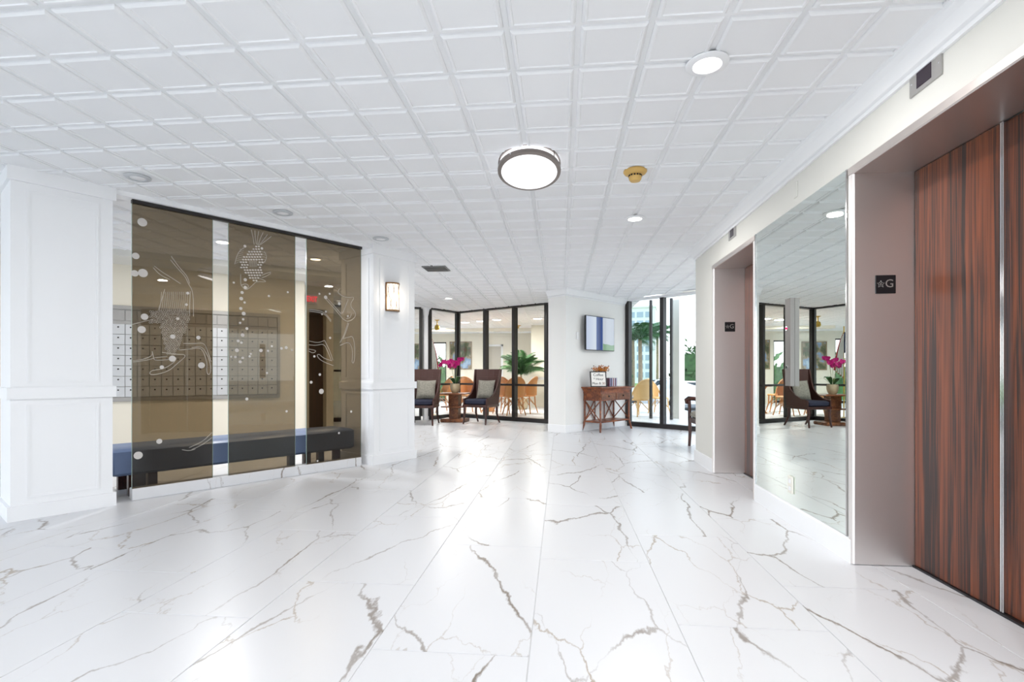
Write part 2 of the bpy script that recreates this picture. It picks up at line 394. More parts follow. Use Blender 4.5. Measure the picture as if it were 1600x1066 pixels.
# right wall with two lift openings ------------------------------------------------------------
XW = 1.60
wr = MB()
for y0, y1 in ((-4, 1.802), (3.013, 4.432), (5.603, 6.33)): wr.bx(XW, 2.4, y0, y1, 0, CH+.03)
for y0, y1 in ((1.802, 3.013), (4.432, 5.603)): wr.bx(XW, 2.4, y0, y1, 2.168, CH+.03); wr.bx(1.96, 2.4, y0, y1, 0, 2.168)
wr.bx(2.4, 5.5, 5.6, 6.33, 0, CH+.03)
struct(wr.build('wall_right', M['wall']))
crown_prof = [(0, CH-.13), (.016, CH-.13), (.018, CH-.112), (.008, CH-.108), (.026, CH-.098), (.055, CH-.05), (.075, CH-.028), (.08, CH-.012), (.088, CH-.010), (.088, CH-.001), (0, CH-.001)]
struct(MB().sweep([(5.4, 6.33), (XW, 6.33), (XW, -4)][::-1], [(-o, z) for o, z in crown_prof]).build('trim_1', M['white']), 'white crown moulding along the elevator wall', 'crown moulding')
bprof = [(0, 0), (.016, 0), (.016, .125), (.012, .137), (0, .138)]
struct(MB().sweep([(XW, 4.415), (XW, 3.0)], bprof).build('baseboard_right', M['white']))
struct(MB().sweep([(5.4, 6.33), (XW, 6.33), (XW, 5.605)], bprof).build('baseboard_far_right', M['white']))
# lifts
def lift(y0, y1, idx, lab, lab2):
    e = thing('door_%d' % idx, lab, 'elevator door', (1.905, (y0+y1)/2, 0)); e['kind'] = 'structure'
    wd = y1-y0; mid = y0+.455*wd if idx == 1 else y0+.46*wd
    mid = 2.435 if idx == 1 else 5.02
    MB().bx(0, .03, mid-.012-(y0+y1)/2+.0, wd/2-.003, .012, 2.137).build('door_panel', M['rose'], e)
    MB().bx(.012, .042, -wd/2+.003, mid+.004-(y0+y1)/2, .012, 2.137).build('door_panel', M['rose'], e)
    MB().bx(-.004, .02, mid-.020-(y0+y1)/2, mid-.013-(y0+y1)/2, .012, 2.137).bx(-.004, .02, mid-.010-(y0+y1)/2, mid-.002-(y0+y1)/2, .012, 2.137).build('edge_strip', M['chrome'], e)
    MB().bx(-.012, .05, -wd/2, wd/2, 0, .010).build('sill', M['blackp'], e)
    t = thing('trim_%d' % (idx+1), lab2, 'elevator frame', (XW, (y0+y1)/2, 0)); t['kind'] = 'structure'
    for s in (-1, 1):
        q = MB()
        # rounded nose then deep return
        y = s*wd/2; prof = [(.305, 0), (.0, 0), (-.010, .004), (-.014, .014), (-.014, .034), (-.006, .042), (.0, .042), (.0, .03), (.305, .03)]
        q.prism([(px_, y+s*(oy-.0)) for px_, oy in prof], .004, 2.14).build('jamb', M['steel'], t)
    h = MB(); prof = [(.305, 2.14), (-.008, 2.14), (-.014, 2.146), (-.014, 2.182), (-.006, 2.186), (0, 2.186), (.0, 2.17), (.305, 2.17)]
    n = len(prof); ya, yb = -wd/2-.042, wd/2+.042
    h.add([(p[0], ya, p[1]) for p in prof]+[(p[0], yb, p[1]) for p in prof], [tuple(range(n)), tuple(range(2*n-1, n-1, -1))]+[(i, n+i, n+(i+1) % n, (i+1) % n) for i in range(n)])
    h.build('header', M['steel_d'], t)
lift(1.83, 2.985, 1, 'rosewood elevator door nearest the camera, floor to header', 'brushed steel frame around the near rosewood elevator door')
lift(4.46, 5.575, 2, 'rosewood elevator door beyond the tall wall mirror', 'brushed steel frame around the far elevator door')
# mirror
mir = thing('wall_mirror', 'tall frameless wall mirror between the two elevators', 'mirror', (XW, 3.725, .14))
MB().bx(-.008, -.001, -.672, .672, .0, 2.048).build('mirror_glass', M['mirror'], mir)
MB().bx(-.014, -.001, .673, .681, 0, 2.048).build('edge_strip', M['chrome'], mir)
MB().bx(-.014, -.001, -.684, -.673, 0, 2.048).build('edge_strip', M['chrome'], mir)
# call station on the mirror
cs = thing('elevator_call_station', 'slim steel elevator call panel fixed on the wall mirror', 'call panel', (XW-.009, 3.735, .96))
MB().bx(-.028, 0, -.042, .042, 0, .605).build('body', M['panelsteel'], cs)
for z in (.40, .13):
    bt = MB().lathe([(.0, .0), (.016, 0), (.016, .005), (.0, .005)], 14, m=Matrix.Translation((-.028, .01, z)) @ Matrix.Rotation(-PI/2, 4, 'Y')).build('button', M['chrome'], cs)
    MB().lathe([(.0, .0), (.008, 0), (.008, .003), (.0, .003)], 12, m=Matrix.Translation((-.033, .01, z)) @ Matrix.Rotation(-PI/2, 4, 'Y')).build('button_light', M['exit'] if z > .3 else M['blackp'], bt)
ou = thing('wall_outlet', 'white electrical outlet cut into the bottom of the wall mirror', 'outlet', (XW-.009, 3.745, .215))
MB().rbox((-.005, 0, .06), (.01, .075, .12), .003).build('cover_plate', M['plate'], ou)
for z in (.035, .085): MB().rbox((-.0115, 0, z), (.004, .034, .03), .0015).build('socket', M['white'], ou)
# floor signs, indicators
def floor_sign(y, lab):
    s = thing('floor_sign', lab, 'sign', (1.756, y, 1.532))
    MB().rbox((0, -.003, 0), (.104, .006, .1), .002).build('plate', M['blackp'], s)
    Mx = Matrix.Translation((.018, -.0066, .002)) @ Matrix.Rotation(PI/2, 4, 'X')
    text_mesh('letter', 'G', .062, M['silver'], s, Mx, .0006)
    st = MB(); P = []
    for k in range(10):
        rr = .020 if k % 2 == 0 else .0088; a_ = PI/2+k*PI/5; P.append((-.026+rr*math.cos(a_), -.0068, .001+rr*math.sin(a_)))
    st.tube(P, .0016, 5, closed=True); st.build('star_outline', M['silver'], s)
    MB().lathe([(0, 0), (.004, 0), (.004, .0012), (0, .0012)], 8, m=Matrix.Translation((-.026, -.006, .001)) @ Matrix.Rotation(PI/2, 4, 'X')).build('star_dot', M['silver'], s)
floor_sign(2.985, 'black square plate reading star G on the near elevator jamb')
floor_sign(5.575, 'black square plate reading star G on the far elevator jamb')
for y, zz, lab in ((2.43, 2.365, 'steel floor indicator with dark window above the near elevator'), (4.998, 2.365, 'steel floor indicator with dark window above the far elevator')):
    s = thing('floor_indicator', lab, 'indicator', (XW, y, zz))
    MB().rbox((-.004, 0, 0), (.008, .2, .115), .002).build('plate', M['silver'], s)
    MB().rbox((-.0085, .004, .004), (.003, .092, .085), .001).build('display', M['screen_off'], s)
    for yy in (-.085, .085): MB().lathe([(0,0),(.004,0),(.003,.002),(0,.002)], 8, m=Matrix.Translation((-.008, yy, 0)) @ Matrix.Rotation(-PI/2, 4, 'Y')).build('screw', M['chrome'], s)
bp_ = thing('blank_wall_plate', 'small cream blank plate painted over above the wall mirror', 'wall plate', (XW, 3.69, 2.30))
MB().rbox((-.004, 0, 0), (.008, .05, .105), .002).build('plate', M['wall'], bp_)

# television wall ------------------------------------------------------------
TA, TD = Vector((.084, 9.03)), Vector((.634, .773)).normalized(); TN = Vector((TD.y, -TD.x))     # TN faces the viewer
TB = TA+TD*1.90; back = -TN*.40
struct(MB().prism([tuple(TA), tuple(TB), tuple(TB+back), tuple(TA+back)], 0, CH+.03).build('wall_television', M['tvwall']))
pth = [tuple(TB), tuple(TA), tuple(TA+back)][::-1]
struct(MB().sweep(pth, crown_prof).build('trim_4', M['white']), 'white crown moulding around the television wall', 'crown moulding')
struct(MB().sweep(pth, bprof).build('baseboard_television', M['white']))

# window walls ------------------------------------------------------------
def window_wall(idx, p, q, posts, lab, bars=(), z1=CH, pane_skip=(), deep=.12, pw=.075, head=None, gl=None):
    p, q = Vector(p), Vector(q); d = (q-p).normalized(); Ln = (q-p).length; Mx = frame2(p, d)
    t = thing('window_%d' % idx, lab, 'window'); t['kind'] = 'structure'; t.matrix_world = Mx
    MB().bx(0, Ln, -deep/2, deep/2, 0, .085).build('sill_rail', M['black'], t)
    MB().bx(0, Ln, -deep/2, deep/2, z1-.045, z1).build('head_rail', head or M['black'], t)
    ps = [0]+list(posts)+[Ln]
    for u in ps:
        MB().bx(u-pw/2, u+pw/2, -deep/2, deep/2, .085, z1-.045).build('mullion', M['black'], t)
    for i in range(len(ps)-1):
        if ps[i+1]-ps[i] > .2:
            MB().bx(ps[i]+pw/2, ps[i+1]-pw/2, -.004, .004, .085, z1-.045).build('pane', gl or M['glass'], t)
            for z in bars: MB().bx(ps[i]+pw/2, ps[i+1]-pw/2, -.03, .03, z-.022, z+.022).build('crossbar', M['black'], t)
    return t
LWp, LWd = Vector((-2.47, 12.22)), Vector((.84, -.5426)).normalized()
window_wall(1, LWp, LWp+LWd*3.7, [.90, 1.74, 2.60, 2.72], 'black framed glass wall of the dining room behind the orchid table', bars=(.79,))
window_wall(2, (-2.95, 11.36), LWp, [], 'narrow black framed window left of the dining room corner', bars=(.79,), pw=.06)
window_wall(3, (-6.2, 10.3), (-3.12, 11.30), [1.0, 2.0, 2.6, 2.95], 'black framed glass wall at the far left behind the columns', bars=(1.10,))
RWp, RWd = TB+Vector((.06, -.01)), Vector((.773, -.634))
window_wall(4, RWp, RWp+RWd*5.0, [.75, 1.9, 3.0], 'black framed full height window beside the television wall', z1=CH, head=M['white'], gl=M['ext_glass'])
# white round column between windows 2 and 3
cw = thing('round_column', 'slim white round column with flared capital between the far windows', 'column', (-3.02, 11.38, 0))
MB().lathe([(.075, 0), (.075, 2.33)], 20).build('shaft', M['white'], cw, True)
MB().lathe([(.075, 2.33), (.09, 2.36), (.1, 2.42), (.13, 2.49), (.14, CH)], 20).build('capital', M['white'], cw, True)

# dining room shell ------------------------------------------------------------
YB = 18.9
dw = MB()
dw.bx(-4.25, 1.36, YB, YB+.2, 0, CH+.03); dw.bx(-6.3, -4.85, YB, YB+.2, 0, CH+.03); dw.bx(-4.85, -4.25, YB, YB+.2, 2.2, CH+.03)
dw.bx(-10, -8.2, YB, YB+.2, 0, CH+.03); dw.bx(-8.2, -6.3, YB, YB+.2, 2.25, CH+.03)
struct(dw.build('wall_back', M['dinwall']))
dr = MB(); q0 = TB+back*.5; dr.bx(1.16, 1.36, 10.6, YB, 0, CH+.03); struct(dr.build('wall_dining_right', M['dinwall']))
window_wall(7, (-9.9, 8.0), (-9.9, YB), [2.2, 4.4, 6.6, 8.8], 'long side window wall of the dining room')
window_wall(5, (-8.2, YB+.1), (-6.3, YB+.1), [.95], 'wide back window of the dining room', z1=2.25)
window_wall(6, (-4.85, YB+.1), (-4.25, YB+.1), [], 'narrow glazed back door of the dining room', z1=2.2)
cA = at(830, 15.8); cB = at(872, 15.8)
struct(MB().prism([(cA.x, cA.y), (cB.x, cB.y), (cB.x+.1, cB.y+.7), (cA.x+.1, cA.y+.7)], 0, CH+.03).build('wall_pillar', M['dinwall']))
struct(MB().sweep([(cA.x+.1, cA.y+.7), (cA.x, cA.y), (cB.x, cB.y)], [(0, .84), (.02, .84), (.025, .88), (.02, .92), (0, .92)]).build('trim_5', M['white']))
struct(MB().bx(-5.2, -.6, 16.7, 17.0, CH-.10, CH+.03).build('trim_6', M['dinwall']))
d3 = thing('door_3', 'pale grey panelled door in the back wall of the dining room', 'door'); d3['kind'] = 'structure'
a_ = on_plane(760, 583, (0, YB-.01), (0, 1)).x; b_ = on_plane(783, 583, (0, YB-.01), (0, 1)).x
MB().bx(a_-.07, a_, YB-.04, YB, 0, 2.1).bx(b_, b_+.07, YB-.04, YB, 0, 2.1).bx(a_-.07, b_+.07, YB-.04, YB, 2.03, 2.1).build('door_frame', M['white'], d3)
MB().bx(a_, b_, YB-.02, YB, 0, 2.03).build('door_leaf', M['doorg'], d3)

# mail room shell ------------------------------------------------------------
MP1, MP2 = Vector((-5.596, 6.10)), Vector((-4.19, 7.237)); MD = (MP2-MP1).normalized(); MN = Vector((MD.y, -MD.x))
Mstart = MP1-MD*2.2; Mend = on_plane(476, 583, MP1, MN); Mend = Vector((Mend.x, Mend.y))
struct(MB().prism([tuple(Mstart), tuple(Mend), tuple(Mend-MN*.25), tuple(Mstart-MN*.25)], 0, CH+.03).build('wall_mailbox', M['mailwall']))
# soffit
s0 = on_plane(172, 583, MP1+MN*.62, MN); s1 = on_plane(545, 583, MP1+MN*.62, MN); s0 = Vector((s0.x, s0.y))-MD*2; s1 = Vector((s1.x, s1.y))
struct(MB().prism([tuple(s0), tuple(s1), tuple(s1-MN*.62), tuple(s0-MN*.62)], CH-.085, CH+.03).build('trim_7', M['wall']))
# wall with dark doorway beyond
HA = at(474, 8.55); HB = at(521, 8.9); HA2, HB2 = Vector((HA.x, HA.y)), Vector((HB.x, HB.y)); HD = (HB2-HA2).normalized(); HN = Vector((HD.y, -HD.x))
o1 = on_plane(483, 583, HA2, HN); o2 = on_plane(510, 583, HA2, HN); u1 = (Vector((o1.x, o1.y))-HA2).dot(HD); u2 = (Vector((o2.x, o2.y))-HA2).dot(HD); uL = (HB2-HA2).length
hw = MB(); Mx = frame2(HA2, HD)
def loc_box(mb, x0, x1, y0, y1, z0, z1): mb.box(((x0+x1)/2, (y0+y1)/2, (z0+z1)/2), (x1-x0, y1-y0, z1-z0), 0, Mx)
loc_box(hw, -.6, u1, 0, .2, 0, CH+.03); loc_box(hw, u2, uL, 0, .2, 0, CH+.03); loc_box(hw, u1, u2, 0, .2, 2.13, CH+.03)
struct(hw.build('wall_hall', M['mailwall']))
d4 = MB(); loc_box(d4, u1, u2, .14, .18, 0, 2.13); d4 = struct(d4.build('door_4', M['darkhall']), 'dark brown panel standing for the dim hall in the mail room doorway behind the glass', 'door')  # dark sheet across the open doorway, painted as the hall's shade
ex = thing('exit_sign', 'red lit EXIT sign above the dark doorway behind the glass screen', 'exit sign'); ex.matrix_world = frame2(Vector((on_plane(486, 583, HA2, HN).x, on_plane(486, 583, HA2, HN).y))+HN*.02, HD, 2.28)
MB().rbox((0, 0, 0), (.19, .035, .16), .004).build('housing', M['exitw'], ex)
MB().bx(-.085, .085, -.021, -.0185, -.07, .07).build('face', M['exitw'], ex)
text_mesh('lettering', 'EXIT', .088, M['exit'], ex, Matrix.Translation((0, -.0225, 0)) @ Matrix.Rotation(PI/2, 4, 'X') @ Matrix.Diagonal((1, 1.5, 1, 1)), .0012)
struct(MB().bx(-10, -9.8, 4, 8.0, 0, CH+.03).build('wall_left', M['wall']))

# ================================================================== COLUMNS
def panel_column(p, d, width, depth, lab, side_panel=False):
    d = Vector(d).normalized(); c = thing('panelled_column', lab, 'column'); c.matrix_world = frame2(p, d)
    MB().bx(0, width, 0, depth, 0, CH+.02).build('shaft', M['white'], c)
    def ring(z0, z1, o, name):
        MB().bx(-o, width+o, -o, depth+o, z0, z1).build(name, M['white'], c)
    ring(0, .105, .02, 'plinth'); ring(.862, .945, .02, 'chair_rail'); ring(CH-.11, CH-.002, .02, 'cornice')
    def moulding(face, z0, z1, inset):
        if face == 'f': P = [(inset, z0), (width-inset, z0), (width-inset, z1), (inset, z1)]; mp = lambda a, o: (a, -o)
        else: P = [(inset, z0), (depth-inset, z0), (depth-inset, z1), (inset, z1)]; mp = lambda a, o: (-o, a)
        q = MB()
        for r_, (o0, o1) in enumerate(((0, .012), (.012, .022))):
            hgt = .006 if r_ == 0 else .003
            lo = [(x+o0*sx_, z+o0*sz_) for (x, z), (sx_, sz_) in zip(P, ((1,1),(-1,1),(-1,-1),(1,-1)))]
            hi = [(x+o1*sx_, z+o1*sz_) for (x, z), (sx_, sz_) in zip(P, ((1,1),(-1,1),(-1,-1),(1,-1)))]
            for i in range(4):
                j = (i+1) % 4; v = [lo[i], lo[j], hi[j], hi[i]]
                vs = [(*mp(x, 0), z) for x, z in v]+[(*mp(x, hgt), z) for x, z in v]
                q.add(vs, [(4,5,6,7),(0,1,5,4),(1,2,6,5),(2,3,7,6),(3,0,4,7)])
        q.build('panel_moulding', M['white'], c)
    for fc in (('f', 's') if side_panel else ('f',)):
        moulding(fc, .15, .82, .085); moulding(fc, .985, CH-.15, .085)
    return c
lc = panel_column((-3.862, 3.285), (.349, .522), .585, .46, 'wide white panelled column at the far left of the lobby')
rcd = Vector((.349, .56)).normalized()
rc = panel_column((-2.125, 5.705), rcd, .615, .62, 'white panelled column carrying the lit wall sconce', True)

# ================================================================== GLASS SCREEN
SA, SB = Vector((-3.499, 3.919)), Vector((-2.245, 5.65)); SD = (SB-SA).normalized(); SN = Vector((SD.y, -SD.x)); SL = (SB-SA).length
SM = frame2(SA, SD)
hd = MB().bx(-.16, SL+.13, -.045, .075, 2.475, CH+.02).build('trim_8', M['white']); hd.matrix_world = SM; struct(hd, 'white header beam over the bronze glass screen', 'beam')
chn = MB().bx(-.004, SL, -.012, .03, 2.447, 2.475).build('trim_9', M['black']); chn.matrix_world = SM; struct(chn, 'black top channel holding the bronze glass screen', 'channel')
cb = MB().rbox((SL/2, .05, .048), (SL, .10, .096), .004).build('marble_curb', M['marble']); cb.matrix_world = SM; tag(cb, 'low white marble curb under the bronze glass screen', 'curb')
PAN = [(0, .604), (.739, 1.373), (1.495, 2.137)]
labs = ['bronze glass panel etched with a netted sea creature, nearest the left column', 'middle bronze glass panel etched with a fish above a bubble trail', 'bronze glass panel etched with long limbs beside the sconce column']
panes = []
for (u0, u1_), lb in zip(PAN, labs):
    t = thing('etched_glass_panel', lb, 'glass panel', group='bronze glass screen panels'); t.matrix_world = SM
    MB().bx(u0, u1_, .012, .022, .097, 2.447).build('pane', M['bronze_glass'], t)
    MB().bx(u0-.002, u0, .012, .022, .097, 2.447).bx(u1_, u1_+.002, .012, .022, .097, 2.447).build('pane_edge', M['edge'], t)
    panes.append(t)
def uv(x, y):
    P = on_plane(x, y, SA, SN); return ((Vector((P.x, P.y))-SA).dot(SD), P.z)
disc = MB().lathe([(0, 0), (1, 0), (1, .0012), (0, .0012)], 14)
disc_me = disc.mesh('bubble', M['etchb'])
def pxm(x): # metres per photo pixel on the screen plane at column x
    return (on_plane(x+1, 583, SA, SN)-on_plane(x, 583, SA, SN)).length, (on_plane(x, 583, SA, SN)-on_plane(x, 584, SA, SN)).length
def bubble(k, x, y, r):
    u, z = uv(x, y); s = pxm(x)[1]*r
    o = link('bubble', disc_me, panes[k]); o.matrix_local = Matrix.Translation((u, .0118, z)) @ Matrix.Rotation(PI/2, 4, 'X') @ Matrix.Diagonal((s, s, 1, 1))
BUB = [[(223,347,6.5),(212.6,399.7,5),(211,427,5),(224,426.5,6.5),(226.5,495,5),(222,515,5.5),(294,458,2.2),(292,476,2),(278.5,498,2.2),(270.5,526,3.5),(310.6,527.6,3),(270,560.6,4.8),(253.5,574,3),(315.5,571,4.8),(249.5,690,4),(216.5,712,6)],
 [(383.5,384.5,2.2),(410,388,2),(384,437,2.5),(366,441.5,1.7),(384,449,2.5),(379,457,2.4),(377.7,466.5,2.8),(383,472.6,1.8),(377,482,2.4),(381.5,490,2.9),(380.7,499,1.8),(376,504.5,1.8),(386.5,513.5,2.2),(379.8,523.7,2.8),(372.8,532.8,2.3),(378,535.5,2),(371,547.5,3),(408.5,547.8,2.7),(419.5,548.3,1.7),(392.6,553,1.7),(391,557,1.7),(368.4,558,2),(380,559.3,2),(376,565.6,2.4),(362,557.5,1.5),(425.6,541,1.7),(440.6,544.5,2.2),(448,543.3,2.4),(457,547.3,1.4),(421,462.5,1.8),(450.5,456.5,1.6),(386.5,623.7,2.3),(418,583,1.6),(448.6,643,1.8)],
 [(500,459,1.6),(516,459,1.6),(509.7,464.5,2.8),(531,474.5,2.4),(510,487,1.7),(504,491,1.5),(544.5,494,1.6),(516.7,528,1.8),(492,557,1.8),(500.6,585.5,2),(487,597.5,2.3),(503,611.8,4),(549.6,643.4,1.8),(530.5,677,1.6),(497,720.6,1.5)]]
for k, bl in enumerate(BUB):
    for x, y, r in bl: bubble(k, x, y, r)
def etch(mb, pts, wpx=.55, closed=False):     # flat ribbon engraved on the pane
    P = [uv(*p) for p in pts]
    # smooth once (Chaikin)
    for _ in range(2):
        Q = []
        n = len(P)
        for i in range(n if closed else n-1):
            a, b = P[i], P[(i+1) % n]; Q += [(a[0]*.75+b[0]*.25, a[1]*.75+b[1]*.25), (a[0]*.25+b[0]*.75, a[1]*.25+b[1]*.75)]
        P = ([P[0]]+Q+[P[-1]]) if not closed else Q
    wd = pxm(pts[0][0])[1]*wpx; n = len(P); vs = []
    for i, (u, z) in enumerate(P):
        a = P[max(0, i-1)] if not closed else P[i-1]; b = P[min(n-1, i+1)] if not closed else P[(i+1) % n]
        t = Vector((b[0]-a[0], b[1]-a[1])); t = t.normalized() if t.length > 1e-9 else Vector((1, 0)); m_ = Vector((-t.y, t.x))*wd
        vs += [(u+m_.x, .0112, z+m_.y), (u-m_.x, .0112, z-m_.y)]
    mb.add(vs, [(2*i, 2*i+1, 2*((i+1) % n)+1, 2*((i+1) % n)) for i in range(n if closed else n-1)])
def scales(mb, cells, r=1.5, ring=True):
    for x, y in cells:
        if ring: etch(mb, [(x+r*math.cos(a)*.95, y+r*math.sin(a)) for a in [k*PI/3 for k in range(6)]], .32, True)
e1 = MB()
for pts in ([(286.7,536.7),(305,537),(319.6,535.5),(325,548),(330.6,565)],
            [(280.6,547),(297.7,545.8),(311,543.4),(318.4,548.3),(324.5,567.8),(323.3,582.4),(328,587),(331,575),(325.7,555.6),(316,541),(300,543)],
            [(253.8,550.7),(275.7,553.8),(289,553.8),(290.4,558),(278,567.8),(263.5,581),(234.3,587.3),(235.5,578.8),(256,577),(273,566.6),(276,559)],
            [(208,564),(227,561),(239,555.6),(238,547),(240,556),(241.6,564),(266,561.7)], [(208,566),(230,563),(243,559),(262,557)],
            [(241.6,415.4),(253.8,425),(268.4,433.7),(283,443.4)], [(240,418),(250,429),(266,437)],
            [(267,405.6),(278,419),(290.4,432.4),(295,443.4),(302.6,455.6),(303,494.6)], [(268,400),(281,418),(293,431),(297,443)],
            [(258,452),(254,466),(248,485)], [(298,455),(297,475),(297,494)], [(207,507),(222,503),(240,499)],
            [(296,700),(303,697),(318,690),(332,676)], [(300,703),(316,696),(332,684)], [(285,703),(296,705),(306,702)]): etch(e1, pts)
cells = []
for r_ in range(17):
    y = 487+r_*4.1; x0, x1 = (236-r_*.2, 296) if r_ < 5 else (251+(r_-5)*1.0, 294-(r_-5)*1.6)
    x = x0+(r_ % 2)*1.9
    while x < x1: cells.append((x+random.uniform(-.6, .6), y+random.uniform(-.6, .6))); x += 3.9
e1s = MB(); scales(e1s, cells, 1.75); tag(e1s.build('creature_scales', M['etchl'], panes[0]), kind='stuff')
for k in range(14): x = 250+k*3.1; etch(e1, [(x, 486), (x+2+k*.1, 470), (x+3, 456)], .35)
tag(e1.build('etched_creature', M['etchl'], panes[0]), kind='stuff')
e2 = MB()
for pts in ([(393.4,358.5),(396,370),(398,382)], [(399,359.6),(399.5,370),(401.3,382)], [(405,361),(403,372),(403,383)], [(412,363),(407,373),(404.5,383)], [(419,366),(412,375),(406,383)], [(425,369),(416,376),(408,382)],
            [(382,386.7),(375,392),(371,399),(367.5,412.6)], [(413.7,392.3),(418,401.3),(415,408),(411.4,411.4)],
            [(377,428.3),(376.6,438),(377,445),(384,453.7),(391,449.7),(397,444),(401.3,439.6),(418,440.7),(412,437),(405.8,435)],
            [(410,430),(417,427),(424,425)], [(410,434),(418,431),(424,427)], [(377,446),(384,443),(390,446),(386,452)]): etch(e2, pts)
for k in range(7): a = k/6; etch(e2, [(382-a*3, 388+a*20), (375-a*4, 390+a*20), (369+(1-a)*7, 388+a*24)], .3)
for k in range(5): a = k/4; etch(e2, [(408+a*2, 392+a*18), (413+a*2, 394+a*15), (417-a, 396+a*14)], .3)
for k in range(8): etch(e2, [(390+k*1.6, 407), (391+k*1.5, 417)], .3)
e2.build('etched_fish', M['etchl'], panes[1])
e2b = MB(); cells = []
for r_ in range(14):
    y = 385+r_*4.1; t_ = r_/13
    xl = 401-24*min(1, t_*2.4)**.8 if t_ < .6 else 377+(t_-.6)*45; xr = 406+5*min(1, t_*3) if t_ < .75 else 411-(t_-.75)*24
    x = xl+(r_ % 2)*2.1
    while x < xr:
        if not (388 < x < 403 and 406 < y < 419): cells.append((x, y))
        x += 4.2
for x, y in cells: u, z = uv(x, y); s = pxm(x)[1]*1.5; e2b.add(disc.v, disc.f, Matrix.Translation((u, .0116, z)) @ Matrix.Rotation(PI/2, 4, 'X') @ Matrix.Diagonal((s*1.1, s*.8, 1, 1)))
tag(e2b.build('fish_scales', M['etchb'], panes[1]), kind='stuff')
e3 = MB()
for pts in ([(483.6,483.4),(497,485),(508.4,488.4),(518.6,500.8)], [(484,486),(498,488),(509,491),(518,503)],
            [(509.5,467),(523,481.7),(532,493),(538,500),(545.6,503),(555.7,496.3),(556.8,488.4),(546.7,477),(555.7,463.6),(545,465),(536.6,463),(527.6,457),(532,450)],
            [(512,466),(526,481),(534,491)], [(544.5,504),(537.7,525.6),(532,535.7)], [(546,505),(541,520),(537,530)],
            [(532,540),(545.5,533.8),(551,542.8),(552,556),(550.5,566.4),(554,568),(555.6,547.3),(552.8,524.8),(545,527),(537.6,529)],
            [(483,538.9),(495,540),(507,537),(513,549),(518.4,563)], [(484,533),(498,536),(508,532)], [(508,532),(516,548),(521,563)],
            [(483,545.6),(496,547.9),(490,552.4),(483,548.4)], [(519.5,564),(506,559.7),(499.3,553),(495.3,555.7),(502.7,564),(521.8,571.5)],
            [(545,468),(541,478),(536,490)], [(550,490),(548,497),(542,498)]): etch(e3, pts)
e3.build('etched_limbs', M['etchl'], panes[2])

# ================================================================== MAIL ROOM CONTENT
mbk = thing('mailbox_bank', 'wall bank of small silver mailbox doors behind the glass screen', 'mailboxes')
ML = on_plane(150, 583, MP1, MN); MR = on_plane(437, 583, MP1, MN); ML, MR = Vector((ML.x, ML.y)), Vector((MR.x, MR.y)); mw = (MR-ML).length
mbk.matrix_world = frame2(ML+MN*.002, MD)
zb, zt = .735, 1.865; nrow = 7; cwid = .128; ncol = int((mw-.06)/cwid); x0 = mw-.04-ncol*cwid
MB().bx(0, mw, -.012, 0, zb-.05, zt+.05).build('back_plate', M['mailframe'], mbk)
MB().sweep([(0, 0), (1, 0)], [(0, 0), (.01, 0), (.01, .01)]) if False else None
fr = MB().bx(0, mw, -.03, -.012, zb-.045, zb).bx(0, mw, -.03, -.012, zt, zt+.045).bx(mw-.035, mw, -.03, -.012, zb, zt)
fr.build('frame', M['mailframe'], mbk)
rh = .134; zd = zb+.005
dm = MB().rbox((0, -.019, 0), (cwid-.006, .014, rh-.006), .002).mesh('mailbox_door', M['mailbox'])
lm = MB().lathe([(0, 0), (.010, 0), (.009, .004), (0, .004)], 10, m=Matrix.Translation((-.006, -.026, .025)) @ Matrix.Rotation(PI/2, 4, 'X')).mesh('lock', M['dark'])
for c_ in range(ncol):
    for r_ in range(nrow):
        o = link('mailbox_door', dm, mbk, (x0+(c_+.5)*cwid, 0, zd+(r_+.5)*rh)); link('lock', lm, o)
um = MB().rbox((0, -.018, 0), (cwid-.008, .012, .13), .002).mesh('upper_slot_door', M['mailframe'])
for c_ in range(ncol): link('upper_slot_door', um, mbk, (x0+(c_+.5)*cwid, 0, zt-.078))
# bench
BA = on_plane(174, 583, SA-SN*.17, SN); BB = on_plane(574, 583, SA-SN*.17, SN); BA, BB = Vector((BA.x, BA.y)), Vector((BB.x, BB.y)); bl_ = 2.16-(BA-SA).dot(SD)
bn = thing('upholstered_bench', 'long blue vinyl bench on dark wooden legs behind the bronze glass', 'bench'); bn.matrix_world = frame2(BA, SD)
MB().rbox((bl_/2, .25, .295), (bl_, .5, .225), .022).build('cushion', M['vinyl'], bn, True)
for u in (.16, .30, bl_-.55, bl_-.2):
    for v in (.07, .43): MB().box((u, v, .09), (.07, .06, .182)).build('leg', M['darkwood'], bn)

